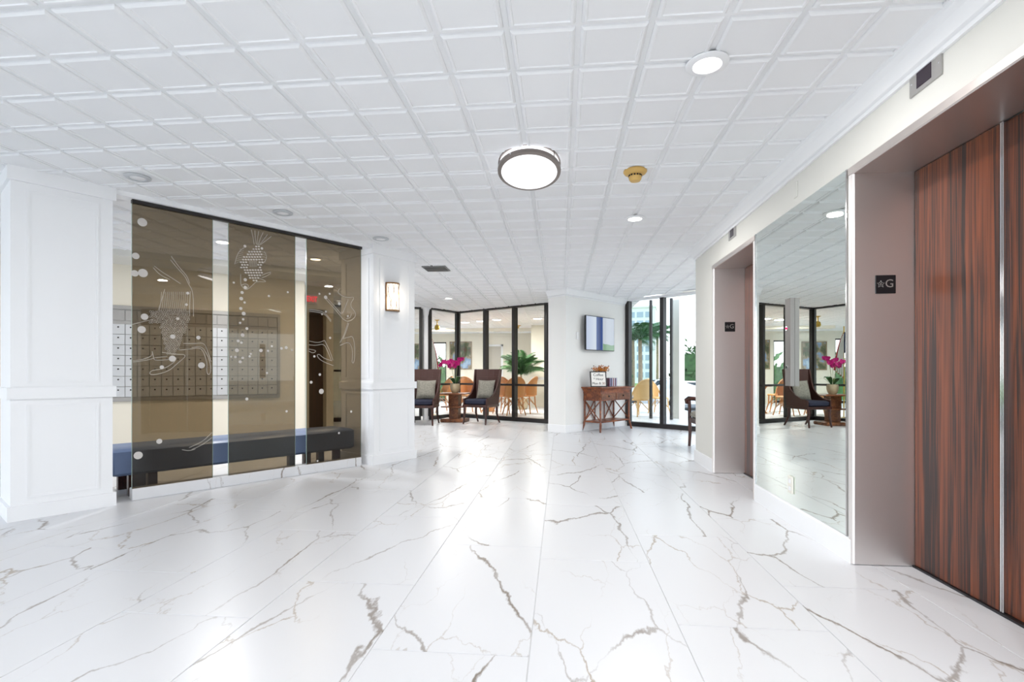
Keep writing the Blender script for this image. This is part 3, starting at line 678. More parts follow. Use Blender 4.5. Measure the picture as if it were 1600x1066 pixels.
# ================================================================== CEILING FITTINGS
def lamp(name, loc, r, power, parent, colr=(1, .975, .95)):
    d = bpy.data.lights.new(name, 'AREA'); d.shape = 'DISK'; d.size = r*2; d.energy = power; d.color = colr
    o = bpy.data.objects.new(name, d); col.objects.link(o); o.location = loc; o.parent = parent; return o
def can(x, y, lit, lab, z=CH, r=.062, grp='recessed ceiling lights', pw=None):
    t = thing('recessed_light', lab, 'ceiling light', (x, y, z-.016), 0, grp)
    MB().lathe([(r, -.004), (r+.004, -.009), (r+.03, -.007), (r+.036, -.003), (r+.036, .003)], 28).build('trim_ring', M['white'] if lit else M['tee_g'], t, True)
    MB().lathe([(0, -.011), (r*.6, -.009), (r, -.005)], 24).build('lens', M['led'] if lit else M['off'], t, True)
    if lit: lamp('bulb', (0, 0, -.02), r, CAN_W if pw is None else pw, t)
    return t
for x, y, lab in ((.688, 2.512, 'lit recessed ceiling light nearest the camera, above the elevators'), (.696, 4.96, 'lit recessed ceiling light beyond the tan smoke detector'), (-2.183, 9.913, 'lit recessed ceiling light in front of the dining room corner'), (.70, 7.6, 'recessed ceiling light in front of the television wall')):
    if y == 7.6: continue
    can(x, y, True, lab)
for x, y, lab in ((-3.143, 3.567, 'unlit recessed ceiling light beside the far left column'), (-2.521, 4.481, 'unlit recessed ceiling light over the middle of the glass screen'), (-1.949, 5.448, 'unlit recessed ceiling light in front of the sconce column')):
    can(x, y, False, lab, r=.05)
for x, y, lab in ((.69, .05, 'lit recessed ceiling light above the camera on the elevator side'), (.69, -2.4, 'lit recessed ceiling light behind the camera on the elevator side'), (-2.2, .3, 'lit recessed ceiling light behind the left column'), (-2.2, -2.2, 'lit recessed ceiling light at the rear left of the lobby')):
    can(x, y, True, lab)
for px, Z, lab in ((348, None, 'lit recessed ceiling light in the mail room seen between the glass panels'), (493, None, 'lit recessed ceiling light in the mail room behind the right glass panel')):
    yy = 376 if px == 348 else 403; Z = (CH-EH)*F/(Y0-yy); p = at(px, Z); can(p.x, p.y, True, lab, grp='mail room lights', pw=15)
for px, yy, lab in ((727, 503, 'lit recessed dining room light left of the doorway'), (751, 501, 'lit recessed dining room light near the first mullion'), (776, 499, 'lit recessed dining room light above the palm'), (690, 512, 'extra recessed dining room light added behind the corner window'), (840, 497, 'extra recessed dining room light added in front of the pillar')):  # corner window and pillar lights added to brighten the dining room
    Z = (CH-EH)*F/(Y0-yy); p = at(px, Z); can(p.x, p.y, True, lab, grp='dining room lights', pw=26, r=.12)
for x, y, lab in ((3.0, 7.9, 'added unseen ceiling light over the lounge behind the elevator wall'), (3.9, 7.0, 'added unseen ceiling light deeper in the lounge behind the elevator wall'), (-3.6, 8.9, 'added ceiling light hidden behind the sconce column')):  # out-of-sight lights added to brighten the far lobby
    can(x, y, True, lab, pw=16)
# flush dome
fl_ = thing('flush_ceiling_light', 'round flush ceiling light with nickel rings and white dome', 'ceiling light', (at(827, 3.53).x, at(827, 3.53).y, CH-.05)); fl_.rotation_euler = (-math.radians(14), 0, 0)
MB().lathe([(.200, .06), (.205, 0), (.205, -.045), (.195, -.06), (.15, -.078), (.08, -.088), (0, -.09)], 40).build('diffuser', M['dome'], fl_, True)
MB().lathe([(.203, -.004), (.214, -.004), (.214, .008), (.203, .008), (.203, -.004)], 40).build('upper_ring', M['nickel'], fl_, True)
MB().lathe([(.192, -.062), (.214, -.058), (.216, -.045), (.214, -.034), (.203, -.034), (.192, -.062)], 40).build('lower_ring', M['nickel'], fl_, True)
for k in range(3):
    a_ = PI/2-.1+k*2*PI/3; MB().box((.211*math.cos(a_), .211*math.sin(a_), -.013), (.004, .006, .045), a_).build('ring_post', M['nickel'], fl_)
    MB().lathe([(0, 0), (.006, 0), (.004, .006), (0, .006)], 8, m=Matrix.Translation((.215*math.cos(a_+.6), .215*math.sin(a_+.6), -.046)) @ Matrix.Rotation(a_+.6, 4, 'Z') @ Matrix.Rotation(PI/2, 4, 'Y')).build('ring_screw', M['chrome'], fl_)
lamp('bulb', (0, 0, -.10), .19, DOME_W, fl_, (1, .98, .97))
# smoke detector
sd_ = thing('smoke_detector', 'large tan ceiling smoke detector with a ring of vent slots', 'smoke detector', (.535, 3.80, CH-.010))
MB().lathe([(.082, 0), (.084, -.010), (.075, -.024), (.052, -.034)], 26).build('base', M['tan'], sd_, True)
MB().lathe([(.045, -.034), (.047, -.048), (.043, -.066), (.034, -.078), (.0, -.082)], 24).build('cap', M['tan'], sd_, True)
for k in range(14): a_ = 2*PI*k/14; MB().box((.0465*math.cos(a_), .0465*math.sin(a_), -.041), (.004, .013, .011), a_).build('vent_slot', M['dark'], sd_)
p = at(808, (CH-EH)*F/(Y0-508)); d2_ = thing('smoke_detector', 'small tan smoke detector on the dining room ceiling', 'smoke detector', (p.x, p.y, CH))
MB().lathe([(.12, 0), (.12, -.02), (.07, -.05)], 20).build('base', M['tan'], d2_, True); MB().lathe([(.06, -.05), (.06, -.09), (.04, -.11), (0, -.115)], 18).build('cap', M['tan'], d2_, True)
# air vent
vt = thing('ceiling_vent', 'dark grey louvred air vent set in the ceiling', 'air vent', (-1.735, 7.08, CH-.017))
MB().bx(-.165, .165, -.165, .165, -.006, .014).build('frame', M['vent'], vt)
for k in range(9): MB().box((0, -.13+k*.0325, -.011), (.3, .018, .004), 0, Matrix.Identity(4)).build('louvre', M['dark'] if k % 2 else M['vent'], vt)
# wall sconce on right column
RCM = frame2((-2.125, 5.705), rcd); Pn = on_plane(612, 465, (-2.125, 5.705), (rcd.y, -rcd.x)); us = (Vector((Pn.x, Pn.y))-Vector((-2.125, 5.705))).dot(rcd)
sn = thing('wall_sconce', 'half round bronze wall sconce with glowing latticed shade', 'wall lamp'); sn.matrix_world = RCM @ Matrix.Translation((us, 0, Pn.z))
hh = .155; R_ = .09
MB().lathe([(.0, hh+.012), (R_+.004, hh+.012), (R_+.004, hh-.004), (0, hh-.004)], 18, a0=PI, a1=2*PI).build('top_band', M['bronze'], sn)
MB().lathe([(.0, -hh+.004), (R_+.004, -hh+.004), (R_+.004, -hh-.012), (0, -hh-.012)], 18, a0=PI, a1=2*PI).build('bottom_band', M['bronze'], sn)
MB().bx(-R_-.004, R_+.004, -.012, 0, -hh-.012, hh+.012).build('back_plate', M['bronze'], sn)
MB().lathe([(R_-.008, -hh), (R_-.008, hh)], 18, a0=PI, a1=2*PI).build('shade', M['shade'], sn, True)
for k in range(8):
    pts = []
    for i in range(17):
        z = -hh+2*hh*i/16; a_ = PI+(k+.5)*PI/8+((1 if k % 2 else -1)*math.sin(PI*2*i/16)*.19); a_ = min(max(a_, PI+.03), 2*PI-.03); pts.append(((R_-.003)*math.cos(a_), (R_-.003)*math.sin(a_), z))
    MB().tube(pts, .0022, 5).build('lattice_wire', M['bronze'], sn)
lamp('bulb', (0, -.13, 0), .05, .45, sn, (1, .9, .75)).rotation_euler = (PI/2, 0, 0)

# ================================================================== TELEVISION, CONSOLE
TM = frame2(TA, TD)
def tvpt(x, y): P = on_plane(x, y, TA+TN*.12, TN); return (Vector((P.x, P.y))-TA).dot(TD), P.z
(ua, za), (ub, zb_) = tvpt(915.5, 547), tvpt(960, 498)
tv = thing('television', 'flat television on a wall bracket showing blue sky and hills', 'television'); tv.matrix_world = TM @ Matrix.Translation(((ua+ub)/2, -.12, (za+zb_)/2)); wv, hv = ub-ua, zb_-za
MB().rbox((0, .018, 0), (wv, .036, hv), .005).build('bezel', M['blackp'], tv)
MB().bx(-.16, .16, .036, .118, -.1, .1).build('bracket', M['blackp'], tv)
m, t, b, N, L = newmat('tv_picture')
co = N('ShaderNodeTexCoord'); sp = N('ShaderNodeSeparateXYZ'); L(co.outputs['Generated'], sp.inputs[0])
r1 = N('ShaderNodeValToRGB'); e = r1.color_ramp; e.interpolation = 'LINEAR'
cols = [(0, 'aab4cc'), (.33, 'c3cdd8'), (.36, '1f4486'), (.45, '12306e'), (.56, '1f4486'), (.59, 'c2cad4'), (1, 'b4bdc9')]
e.elements[0].position = 0; e.elements[0].color = srgb(cols[0][1]); e.elements[1].position = 1; e.elements[1].color = srgb(cols[-1][1])
for p_, c_ in cols[1:-1]: q = e.elements.new(p_); q.color = srgb(c_)
L(sp.outputs[0], r1.inputs[0])
nz = N('ShaderNodeTexNoise'); nz.inputs['Scale'].default_value = 3; L(co.outputs['Generated'], nz.inputs['Vector'])
ma = N('ShaderNodeMath'); ma.operation = 'MULTIPLY_ADD'; ma.inputs[1].default_value = .25; L(nz.outputs[0], ma.inputs[0]); ma.inputs[2].default_value = .03
lt = N('ShaderNodeMath'); lt.operation = 'LESS_THAN'; L(sp.outputs[2], lt.inputs[0]); L(ma.outputs[0], lt.inputs[1])
g2 = N('ShaderNodeMath'); g2.operation = 'GREATER_THAN'; g2.inputs[1].default_value = .585; L(sp.outputs[0], g2.inputs[0])
mm = N('ShaderNodeMath'); mm.operation = 'MULTIPLY'; L(lt.outputs[0], mm.inputs[0]); L(g2.outputs[0], mm.inputs[1])
mx = N('ShaderNodeMixRGB'); mx.inputs[2].default_value = srgb('7fa283'); L(mm.outputs[0], mx.inputs[0]); L(r1.outputs[0], mx.inputs[1])
b.inputs['Base Color'].default_value = (.02, .02, .02, 1); b.inputs['Roughness'].default_value = .12
L(mx.outputs[0], b.inputs['Emission Color']); b.inputs['Emission Strength'].default_value = .5
MB().bx(-wv/2+.012, wv/2-.012, -.002, .0, -hv/2+.012, hv/2-.012).build('screen', m, tv)
tp = thing('thermostat', 'small white wall box beside the television', 'wall box'); u_, z_ = tvpt(908, 524); tp.matrix_world = TM @ Matrix.Translation((u_+.04, 0, z_)); MB().rbox((0, -.012, 0), (.06, .024, .13), .004).build('cover', M['white'], tp)

# console: front-left foot corner and direction along the wall
ct_ = thing('console_table', 'brown rattan console table with two drawers under the television', 'console table')
CA = Vector((.70, 9.12)); cd_ = TD; ct_.matrix_world = frame2(CA, cd_)
CWD, CDP, CHT = 1.02, .44, .80
top = MB(); Lx, Dy = CWD, CDP
prof = [(0.035, CHT-.10), (.03, CHT-.07), (.01, CHT-.035), (-.02, CHT-.018), (-.02, CHT), ]
rings = [[(o, o, z), (Lx-o, o, z), (Lx-o, Dy-o, z), (o, Dy-o, z)] for o, z in prof]; vs = [v for r_ in rings for v in r_]
fs = [(3, 2, 1, 0), (16, 17, 18, 19)]+[(k*4+i, k*4+(i+1) % 4, k*4+4+(i+1) % 4, k*4+4+i) for k in range(4) for i in range(4)]
top.add(vs, fs).build('tabletop', M['redwood'], ct_)
MB().bx(.035, Lx-.035, .035, Dy-.035, CHT-.235, CHT-.10).build('apron', M['redwood'], ct_)
MB().bx(.03, Lx-.03, .03, Dy-.03, CHT-.112, CHT-.1).bx(.03, Lx-.03, .03, Dy-.03, CHT-.245, CHT-.232).build('moulding', M['redwood'], ct_)
for s in (0, 1):
    xa = .05+s*(Lx/2-.045); dwr = MB().rbox((xa+(Lx/2-.06)/2, .034, CHT-.172), (Lx/2-.065, .014, .105), .003).build('drawer', M['tablewood'], ct_)
    MB().lathe([(0, 0), (.018, .004), (.014, .018), (0, .022)], 12, m=Matrix.Translation((xa+(Lx/2-.06)/2, .028, CHT-.165)) @ Matrix.Rotation(PI/2, 4, 'X')).build('knob', M['dark'], dwr)
legs = [(.05, .05, -1, -1), (Lx-.05, .05, 1, -1), (.05, Dy-.05, -1, 1), (Lx-.05, Dy-.05, 1, 1)]
for x, y, sx_, sy_ in legs:
    MB().tube([(x, y, CHT-.24), (x, y, .2), (x+sx_*.012, y+sy_*.012, .12), (x+sx_*.045, y+sy_*.03, 0)], [.018, .018, .022, .016], 8).build('leg', M['redwood'], ct_, True)
MB().bx(.04, Lx-.04, .04, Dy-.04, .165, .19).build('lower_shelf', M['redwood'], ct_)
for x in (.05, Lx-.05):
    for a_, b_ in ((0, 1), (1, 0)): MB().tube([(x, .05+(Dy-.1)*a_, .19), (x, .05+(Dy-.1)*b_, CHT-.24)], .011, 6).build('cross_brace', M['redwood'], ct_, True)
for xa, xb in ((.05, .36), (Lx-.36, Lx-.05)):
    for a_, b_ in ((0, 1), (1, 0)): MB().tube([(xa+(xb-xa)*a_, Dy-.05, .19), (xa+(xb-xa)*b_, Dy-.05, CHT-.24)], .011, 6).build('cross_brace', M['redwood'], ct_, True)
for x in (.36, Lx-.36): MB().tube([(x, Dy-.05, .19), (x, Dy-.05, CHT-.24)], .012, 6).build('spindle', M['redwood'], ct_, True)
CM = frame2(CA, cd_, CHT)
# coffee sign
sg = thing('coffee_sign', 'black framed paper sign reading Coffee Hour on the console table', 'sign'); sg.matrix_world = CM @ Matrix.Translation((.10, .12, .001)) @ Matrix.Rotation(math.radians(-31), 4, 'Z') @ Matrix.Rotation(math.radians(-8), 4, 'X')
MB().bx(-.155, .155, -.008, .008, 0, .018).bx(-.155, .155, -.008, .008, .262, .28).bx(-.155, -.137, -.008, .008, .018, .262).bx(.137, .155, -.008, .008, .018, .262).build('frame', M['blackp'], sg)
MB().bx(-.137, .137, -.003, .004, .018, .262).build('paper', M['paper'], sg)
RX = Matrix.Rotation(PI/2, 4, 'X')
text_mesh('lettering', 'Coffee', .072, M['ink'], sg, Matrix.Translation((0, -.0045, .215)) @ RX, .0008)
text_mesh('lettering', '* Hour', .066, M['ink'], sg, Matrix.Translation((0, -.0045, .140)) @ RX, .0008)
text_mesh('lettering', 'Mon 8:', .062, M['ink'], sg, Matrix.Translation((-.035, -.0045, .062)) @ RX, .0008)
text_mesh('lettering', '30', .062, M['inkb'], sg, Matrix.Translation((.095, -.0045, .062)) @ RX, .0008)
# vase with orange flowers
vs_ = thing('flower_vase', 'white vase of orange flowers behind the coffee sign', 'vase'); vs_.matrix_world = CM @ Matrix.Translation((.36, .27, 0))
MB().lathe([(.05, 0), (.062, .05), (.055, .13), (.04, .17), (.048, .19)], 18).build('vase', M['white'], vs_, True)
pet = MB()
for k in range(5): a_ = k*2*PI/5; pet.add([(0,0,0), (.03*math.cos(a_-.35), .03*math.sin(a_-.35), .012), (.055*math.cos(a_), .055*math.sin(a_), .006), (.03*math.cos(a_+.35), .03*math.sin(a_+.35), .012)], [(0,1,2,3)])
pet_me = pet.mesh('flower', M['orange'])
for k in range(34):
    a_ = random.uniform(0, 2*PI); r_ = random.uniform(0, .17); z = .24+random.uniform(0, .13)*(1-r_*2.5)+.02
    o = link('flower', pet_me, vs_, (r_*math.cos(a_)*1.25, r_*math.sin(a_)*.8, z)); o.rotation_euler = (random.uniform(-.9, .9), random.uniform(-.9, .9), a_)
for k in range(9):
    a_ = k*.7+.3; x, y = .2*math.cos(a_), .13*math.sin(a_); tt = MB().tube([(0, 0, .17), (x*.6, y*.6, .28), (x, y, .33+.05*math.sin(k*2.1))], .002, 5).build('stem', M['stem'], vs_)
    MB().lathe([(0, -.012), (.012, 0), (0, .012)], 8, (x, y, .335+.05*math.sin(k*2.1))).build('berry', M['darkwood'], tt)
bxk = thing('packet_caddy', 'clear caddy of coloured tea packets on the console table', 'caddy'); bxk.matrix_world = CM @ Matrix.Translation((.50, .14, 0))
MB().bx(-.13, .13, -.06, .06, 0, .006).bx(-.13, .13, .055, .06, .006, .17).bx(-.13, -.125, -.06, .055, .006, .17).bx(.125, .13, -.06, .055, .006, .17).build('tray', M['glass'], bxk)
pc = [pbr('packet_%d' % k, c, .6) for k, c in enumerate(('6b3a52', '8f8fb0', '3c3a58', 'b9c0d0', '8b4a4a', 'd3d6de'))]
for k in range(8): MB().rbox((-.11+k*.0315, 0, .082), (.026, .1, .15), .002).build('packet', pc[k % 6], bxk)

# ================================================================== LOUNGE CHAIRS, TABLE, ORCHID
def lounge_chair(lab, loc, rz):
    t = thing('lounge_chair', lab, 'chair', loc, rz, 'wicker lounge chairs by the dining room window')
    W = .56
    side = [(.33, 1.13), (.27, 1.13), (.235, 1.0), (.20, .86), (.14, .73), (.04, .62), (-.10, .55), (-.27, .52), (-.27, .40), (.25, .40), (.29, .7)]
    for s in (-1, 1):
        q = MB(); fl2 = 1.0
        A_ = [((s*(W/2-.03+ (.03 if z > .8 else 0)*0)), y, z) for y, z in side]; B_ = [(s*(W/2), y, z) for y, z in side]; n = len(side)
        A_ = [(x+s*max(0, (z-.5))*.06, y, z) for x, y, z in A_]; B_ = [(x+s*max(0, (z-.5))*.06, y, z) for x, y, z in B_]
        q.add(A_+B_, [tuple(range(n)), tuple(range(2*n-1, n-1, -1))]+[(i, n+i, n+(i+1) % n, (i+1) % n) for i in range(n)])
        q.build('side_wing', M['wicker'], t)
    q = MB(); zz = [.40, .55, .7, .85, 1.0, 1.13]
    def row(z, th):
        y = .24+max(0, z-.4)*.09; hw_ = W/2-.02+max(0, z-.5)*.06
        return [(-hw_, y-.0+th, z), (-hw_*.5, y+.03+th, z), (0, y+.04+th, z), (hw_*.5, y+.03+th, z), (hw_, y+th, z)]
    vs = []
    for z in zz: vs += row(z, -.02)+[p for p in row(z, .02)[::-1]]
    fs = [tuple(range(9, -1, -1)), tuple(range(50, 60))]+[(k*10+i, k*10+(i+1) % 10, k*10+10+(i+1) % 10, k*10+10+i) for k in range(5) for i in range(10)]
    q.add(vs, fs).build('backrest', M['wicker'], t)
    MB().rbox((0, -.01, .375), (W+.01, .56, .055), .008).build('seat_frame', M['darkwood'], t)
    MB().rbox((0, -.03, .455), (W-.065, .50, .115), .03).build('seat_cushion', M['navy'], t, True)
    for sx_, sy_ in ((-1, -1), (1, -1), (-1, 1), (1, 1)):
        x, y = sx_*(W/2-.03), (-.26 if sy_ < 0 else .22)
        MB().tube([(x, y, .36), (x, y, .2), (x+sx_*.005, y+sy_*(.02 if sy_ < 0 else .06), .08), (x+sx_*.01, y+sy_*(.035 if sy_ < 0 else .11), 0)], [.026, .024, .019, .016], 8).build('leg', M['darkwood'], t, True)
    return t
def pillow(lab, chair, dx=.03):
    o = thing('throw_pillow', lab, 'pillow', group='grey pillows on the wicker lounge chairs')
    q = MB(); n = 10; S = .40; vs = []; fs = []
    for sgn in (-1, 1):
        for i in range(n+1):
            for j in range(n+1):
                u, v = i/n*2-1, j/n*2-1; th = .065*((1-u**4)*(1-v**4))**.6; pin = 1-.07*(abs(u)*abs(v))**0*(1-abs(u*v))*0
                e_ = 1-.06*(1-v*v)*abs(u)-.0
                e2_ = 1-.06*(1-u*u)*abs(v)
                vs.append((u*S/2*e_, sgn*th, v*S/2*e2_+S/2))
    for s in (0, 1):
        b0 = s*(n+1)**2
        for i in range(n):
            for j in range(n):
                a = b0+i*(n+1)+j; f = (a, a+n+1, a+n+2, a+1); fs.append(f if s == 0 else f[::-1])
    q.add(vs, fs).build('cover', M['pillow'], o, True)
    Mw = Matrix.Translation(chair.location) @ Matrix.Rotation(chair.rotation_euler.z, 4, 'Z') @ Matrix.Translation((dx, .09, .515)) @ Matrix.Rotation(math.radians(-15), 4, 'X')
    o.matrix_world = Mw
p1 = at(661, 10.55); p2 = at(752, 10.75)
ch1 = lounge_chair('dark wicker lounge chair with navy seat, partly hidden by the sconce column', (p1.x, p1.y, 0), math.radians(2))
ch2 = lounge_chair('dark wicker lounge chair with navy seat, right of the orchid table', (p2.x, p2.y, 0), math.radians(-20))
pillow('grey patterned pillow on the chair beside the sconce column', ch1); pillow('grey patterned pillow on the chair right of the orchid table', ch2)
p = at(711, 11.15)
tb = thing('side_table', 'tiered brown wooden side table holding the orchid', 'table', (p.x, p.y, 0), math.radians(-8))
MB().rbox((0, 0, .605), (.60, .5, .03), .008).build('tabletop', M['tablewood'], tb)
MB().rbox((0, 0, .325), (.50, .42, .025), .006).build('shelf', M['tablewood'], tb)
MB().rbox((0, 0, .035), (.52, .44, .07), .012).build('base', M['tablewood'], tb)
MB().prism([(-.1,-.1),(.1,-.1),(.1,.1),(-.1,.1)], .07, .3125).prism([(-.11,-.11),(.11,-.11),(.11,.11),(-.11,.11)], .3375, .59).build('pedestal', M['tablewood'], tb)
orc = thing('potted_orchid', 'magenta orchid in a round tan pot on the side table', 'orchid', (p.x, p.y, .62))
MB().lathe([(.06, 0), (.085, .03), (.105, .1), (.108, .16), (.1, .2), (.09, .2), (.092, .17)], 22).build('pot', M['pot'], orc, True)
MB().lathe([(0, .185), (.092, .175)], 18).build('soil', M['soil'], orc)
for k in range(6):
    a_ = k*1.05+.3; lf = MB(); n = 7; vs = []
    for i in range(n+1):
        t_ = i/n; r_ = .04+.2*t_; z = .19+.16*math.sin(t_*2.2)*(.8+.2*(k % 2)); wd = .045*math.sin(PI*min(1, t_*.92+.06))
        for s in (-1, 1): vs.append((r_*math.cos(a_)-s*wd*math.sin(a_), r_*math.sin(a_)+s*wd*math.cos(a_), z+abs(s)*.008))
    lf.add(vs, [(2*i, 2*i+1, 2*i+3, 2*i+2) for i in range(n)]).build('leaf', M['leaf'], orc, True)
fw = MB()
for k in range(5):
    a_ = PI/2+k*2*PI/5; L_ = .062 if k in (1, 4) else .052; wd = .034 if k in (1, 4) else .022
    c_, s_ = math.cos(a_), math.sin(a_)
    P = [(0, 0), (L_*.5, -wd), (L_, -wd*.4), (L_, wd*.4), (L_*.5, wd)]
    fw.add([(x*c_-y*s_, -.004-.012*(x/L_)**2, x*s_+y*c_) for x, y in P], [(0,1,2,3,4)])
fw.lathe([(0, -.01), (.012, 0), (0, .012)], 8, (0, -.012, -.006))
fw_me = fw.mesh('flower', M['magenta'])
def stem_pts(x1, y1, z1): return [(x1*.1, 0, .19), (x1*.15, y1*.1, .38), (x1*.3, y1*.3, .58), (x1*.65, y1*.7, .70), (x1, y1, z1)]
for (x1, y1, z1), n in (((-.26, -.05, .62), 8), ((.17, .03, .74), 8), ((-.10, .2, .70), 5)):
    sp_ = stem_pts(x1, y1, z1); stm = MB().tube(sp_, .005, 6).build('stem', M['stem'], orc)
    for k in range(n):
        t_ = .48+.52*k/(n-1); i = min(3, int(t_*4)); f_ = t_*4-i; a, b = Vector(sp_[i]), Vector(sp_[i+1]); q = a.lerp(b, f_)
        o = link('flower', fw_me, orc, tuple(q+Vector((random.uniform(-.045, .045), -.03+random.uniform(-.04, .04), random.uniform(-.05, .03)))))
        o.rotation_euler = (random.uniform(-.4, .3), random.uniform(-.5, .5), random.uniform(-.9, .9))

# wooden armchair beyond the wall corner
ac = thing('scroll_armchair', 'dark red wooden armchair with scrolled arms, half hidden by the elevator wall corner', 'armchair', (2.11, 7.32, 0), math.radians(-90))
for s in (-1, 1):
    x = s*.31
    MB().tube([(x, .26, .62), (x, .0, .655), (x, -.2, .68), (x, -.28, .685), (x, -.315, .66), (x, -.31, .625), (x, -.275, .615)], [.022, .026, .03, .032, .03, .026, .018], 10).build('arm', M['darkwood'], ac, True)
    MB().tube([(x, -.27, .66), (x, -.265, .4), (x, -.26, .2), (x, -.27, 0)], [.022, .026, .024, .02], 8).build('leg', M['darkwood'], ac, True)
    MB().tube([(x, .27, 1.0), (x, .25, .5), (x, .26, .25), (x, .32, 0)], [.02, .024, .024, .018], 8).build('leg', M['darkwood'], ac, True)
MB().rbox((0, -.01, .38), (.60, .54, .07), .01).build('seat_rail', M['darkwood'], ac)
MB().rbox((0, -.02, .46), (.56, .50, .1), .03).build('seat_cushion', M['pillow'], ac, True)
MB().rbox((0, .27, .76), (.6, .05, .5), .02).build('backrest', M['darkwood'], ac)

# ================================================================== DINING ROOM FURNITURE
def rattan_chair(name, mat, lab, loc, rz, grp):
    t = thing(name, lab, 'chair', loc, rz, grp)
    MB().lathe([(0, .44), (.23, .44), (.245, .455), (.23, .475), (0, .48)], 18).build('seat', mat, t, True)
    def hoop(r0, z1, n=16): return [(.25*math.cos(a)*r0, .06+.22*math.sin(a)*r0, .47+(z1-.47)*max(0, math.sin(a))**.6) for a in [PI*(-.1+1.2*i/n) for i in range(n+1)]]
    MB().tube(hoop(1.08, .95), .018, 7).build('back_hoop', mat, t, True)
    q = MB(); n = 12; vs = []
    for i in range(n+1):
        a = PI*(.06+.88*i/n); top = .47+(.93-.47)*max(0, math.sin(a))**.6; vs += [(.25*math.cos(a), .06+.22*math.sin(a), .47), (.265*math.cos(a), .06+.235*math.sin(a), top)]
    q.add(vs, [(2*i, 2*i+2, 2*i+3, 2*i+1) for i in range(n)])
    q.add([(x*.95, y*.95+.003, z) for x, y, z in vs], [(2*i+1, 2*i+3, 2*i+2, 2*i) for i in range(n)]).build('backrest', mat, t, True)
    for sx_, sy_ in ((-1, -1), (1, -1), (-1, 1), (1, 1)):
        x, y = sx_*.18, sy_*.17; MB().tube([(x, y, .45), (x*1.05, y*1.05, .22), (x*1.35, y*1.35, 0)], [.018, .017, .014], 7).build('leg', mat, t, True)
    for sx_ in (-1, 1): MB().tube([(sx_*.185, -.18, .2), (sx_*.1, 0, .4), (sx_*.185, .18, .2)], .010, 6).build('brace', mat, t, True)
    for sy_ in (-1, 1): MB().tube([(-.185, sy_*.18, .2), (0, sy_*.1, .4), (.185, sy_*.18, .2)], .010, 6).build('brace', mat, t, True)
    return t
G1 = 'rattan dining chairs behind the glass wall'
for px, Z, rz, lab in ((733, 13.6, 40, 'rattan dining chair directly behind the orchid pot'), (731, 14.8, 100, 'rattan dining chair farther back behind the orchid'), (789, 13.4, 160, 'rattan dining chair left of the dark mullion, facing away'), (803, 12.9, 200, 'rattan dining chair behind the right mullion of the glass wall'), (822, 13.5, 250, 'rattan dining chair in front of the potted palm'), (690, 13.9, -60, 'rattan dining chair seen between the wicker chairs'), (764, 15.3, 10, 'rattan dining chair behind the high back of the right wicker chair')):
    q = at(px, Z); rattan_chair('rattan_chair', M['rattan'], lab, (q.x, q.y, 0), math.radians(rz), G1)
for px, Z, lab in ((763, 14.2, 'round rattan dining table between the rattan chairs'),):
    q = at(px, Z); t = thing('dining_table', lab, 'table', (q.x, q.y, 0))
    MB().lathe([(0, .70), (.31, .70), (.32, .715), (.31, .73), (0, .73)], 26).build('tabletop', M['rattan'], t, True)
    MB().lathe([(.2, 0), (.16, .05), (.06, .3), (.06, .5), (.2, .70)], 16).build('pedestal', M['rattan'], t, True)
# palms
def frond(L_, mat, w=.09, n=11, droop=1.0):
    q = MB(); pts = []
    for i in range(n+1): t_ = i/n; pts.append(Vector((L_*t_*(1-.15*t_*droop), 0, L_*(.75*t_-.72*droop*t_*t_))))
    for i in range(n): q.tube([pts[i], pts[i+1]], .006*(1-i/n)+.002, 4)
    for i in range(1, n+1):
        for s in (-1, 1):
            for h in (0, .5):
                if i == n and h: continue
                p_ = pts[i].lerp(pts[min(n, i+1)], h); ln = L_*.34*math.sin(PI*min(1, .18+.75*i/n))
                e_ = p_+Vector((ln*.55, s*ln*.75, -ln*.35)); m_ = p_.lerp(e_, .45)+Vector((0, 0, .02))
                q.add([p_, m_+Vector((w*.16, 0, 0)), e_, m_-Vector((w*.16, 0, 0))], [(0,1,2,3)])
    return q.mesh('frond', mat)
def palm(name, lab, loc, trunk_h, L_, nf, me, tr=.06, pot=False, grp=None, tilt=(-.55, .35)):
    t = thing(name, lab, 'palm', loc, 0, grp)
    if pot: MB().lathe([(.16, 0), (.2, .05), (.22, .3), (.2, .3), (.19, .27), (0, .27)], 18).build('planter', M['pot'], t, True)
    MB().tube([(0, 0, .2 if pot else -.05), (.03, .02, trunk_h*.5), (0, 0, trunk_h)], [tr*1.2, tr, tr*.85], 9).build('trunk', M['trunk'], t, True)
    for k in range(nf):
        o = link('frond', me, t, (0, 0, trunk_h-.02)); s = random.uniform(.75, 1.1)*L_; o.scale = (s, s, s); o.rotation_euler = (random.uniform(-.3, .3), random.uniform(*tilt), k*2.399)
    return t
fr1 = frond(1, M['palm'], .10, 14); fr2 = frond(1, M['palm'], .11, 12)
q = at(814, 15.0); palm('potted_palm', 'leafy potted palm by the dining room pillar', (q.x, q.y, 0), 1.0, .85, 44, fr1, .03, True, tilt=(-1.1, -.1))
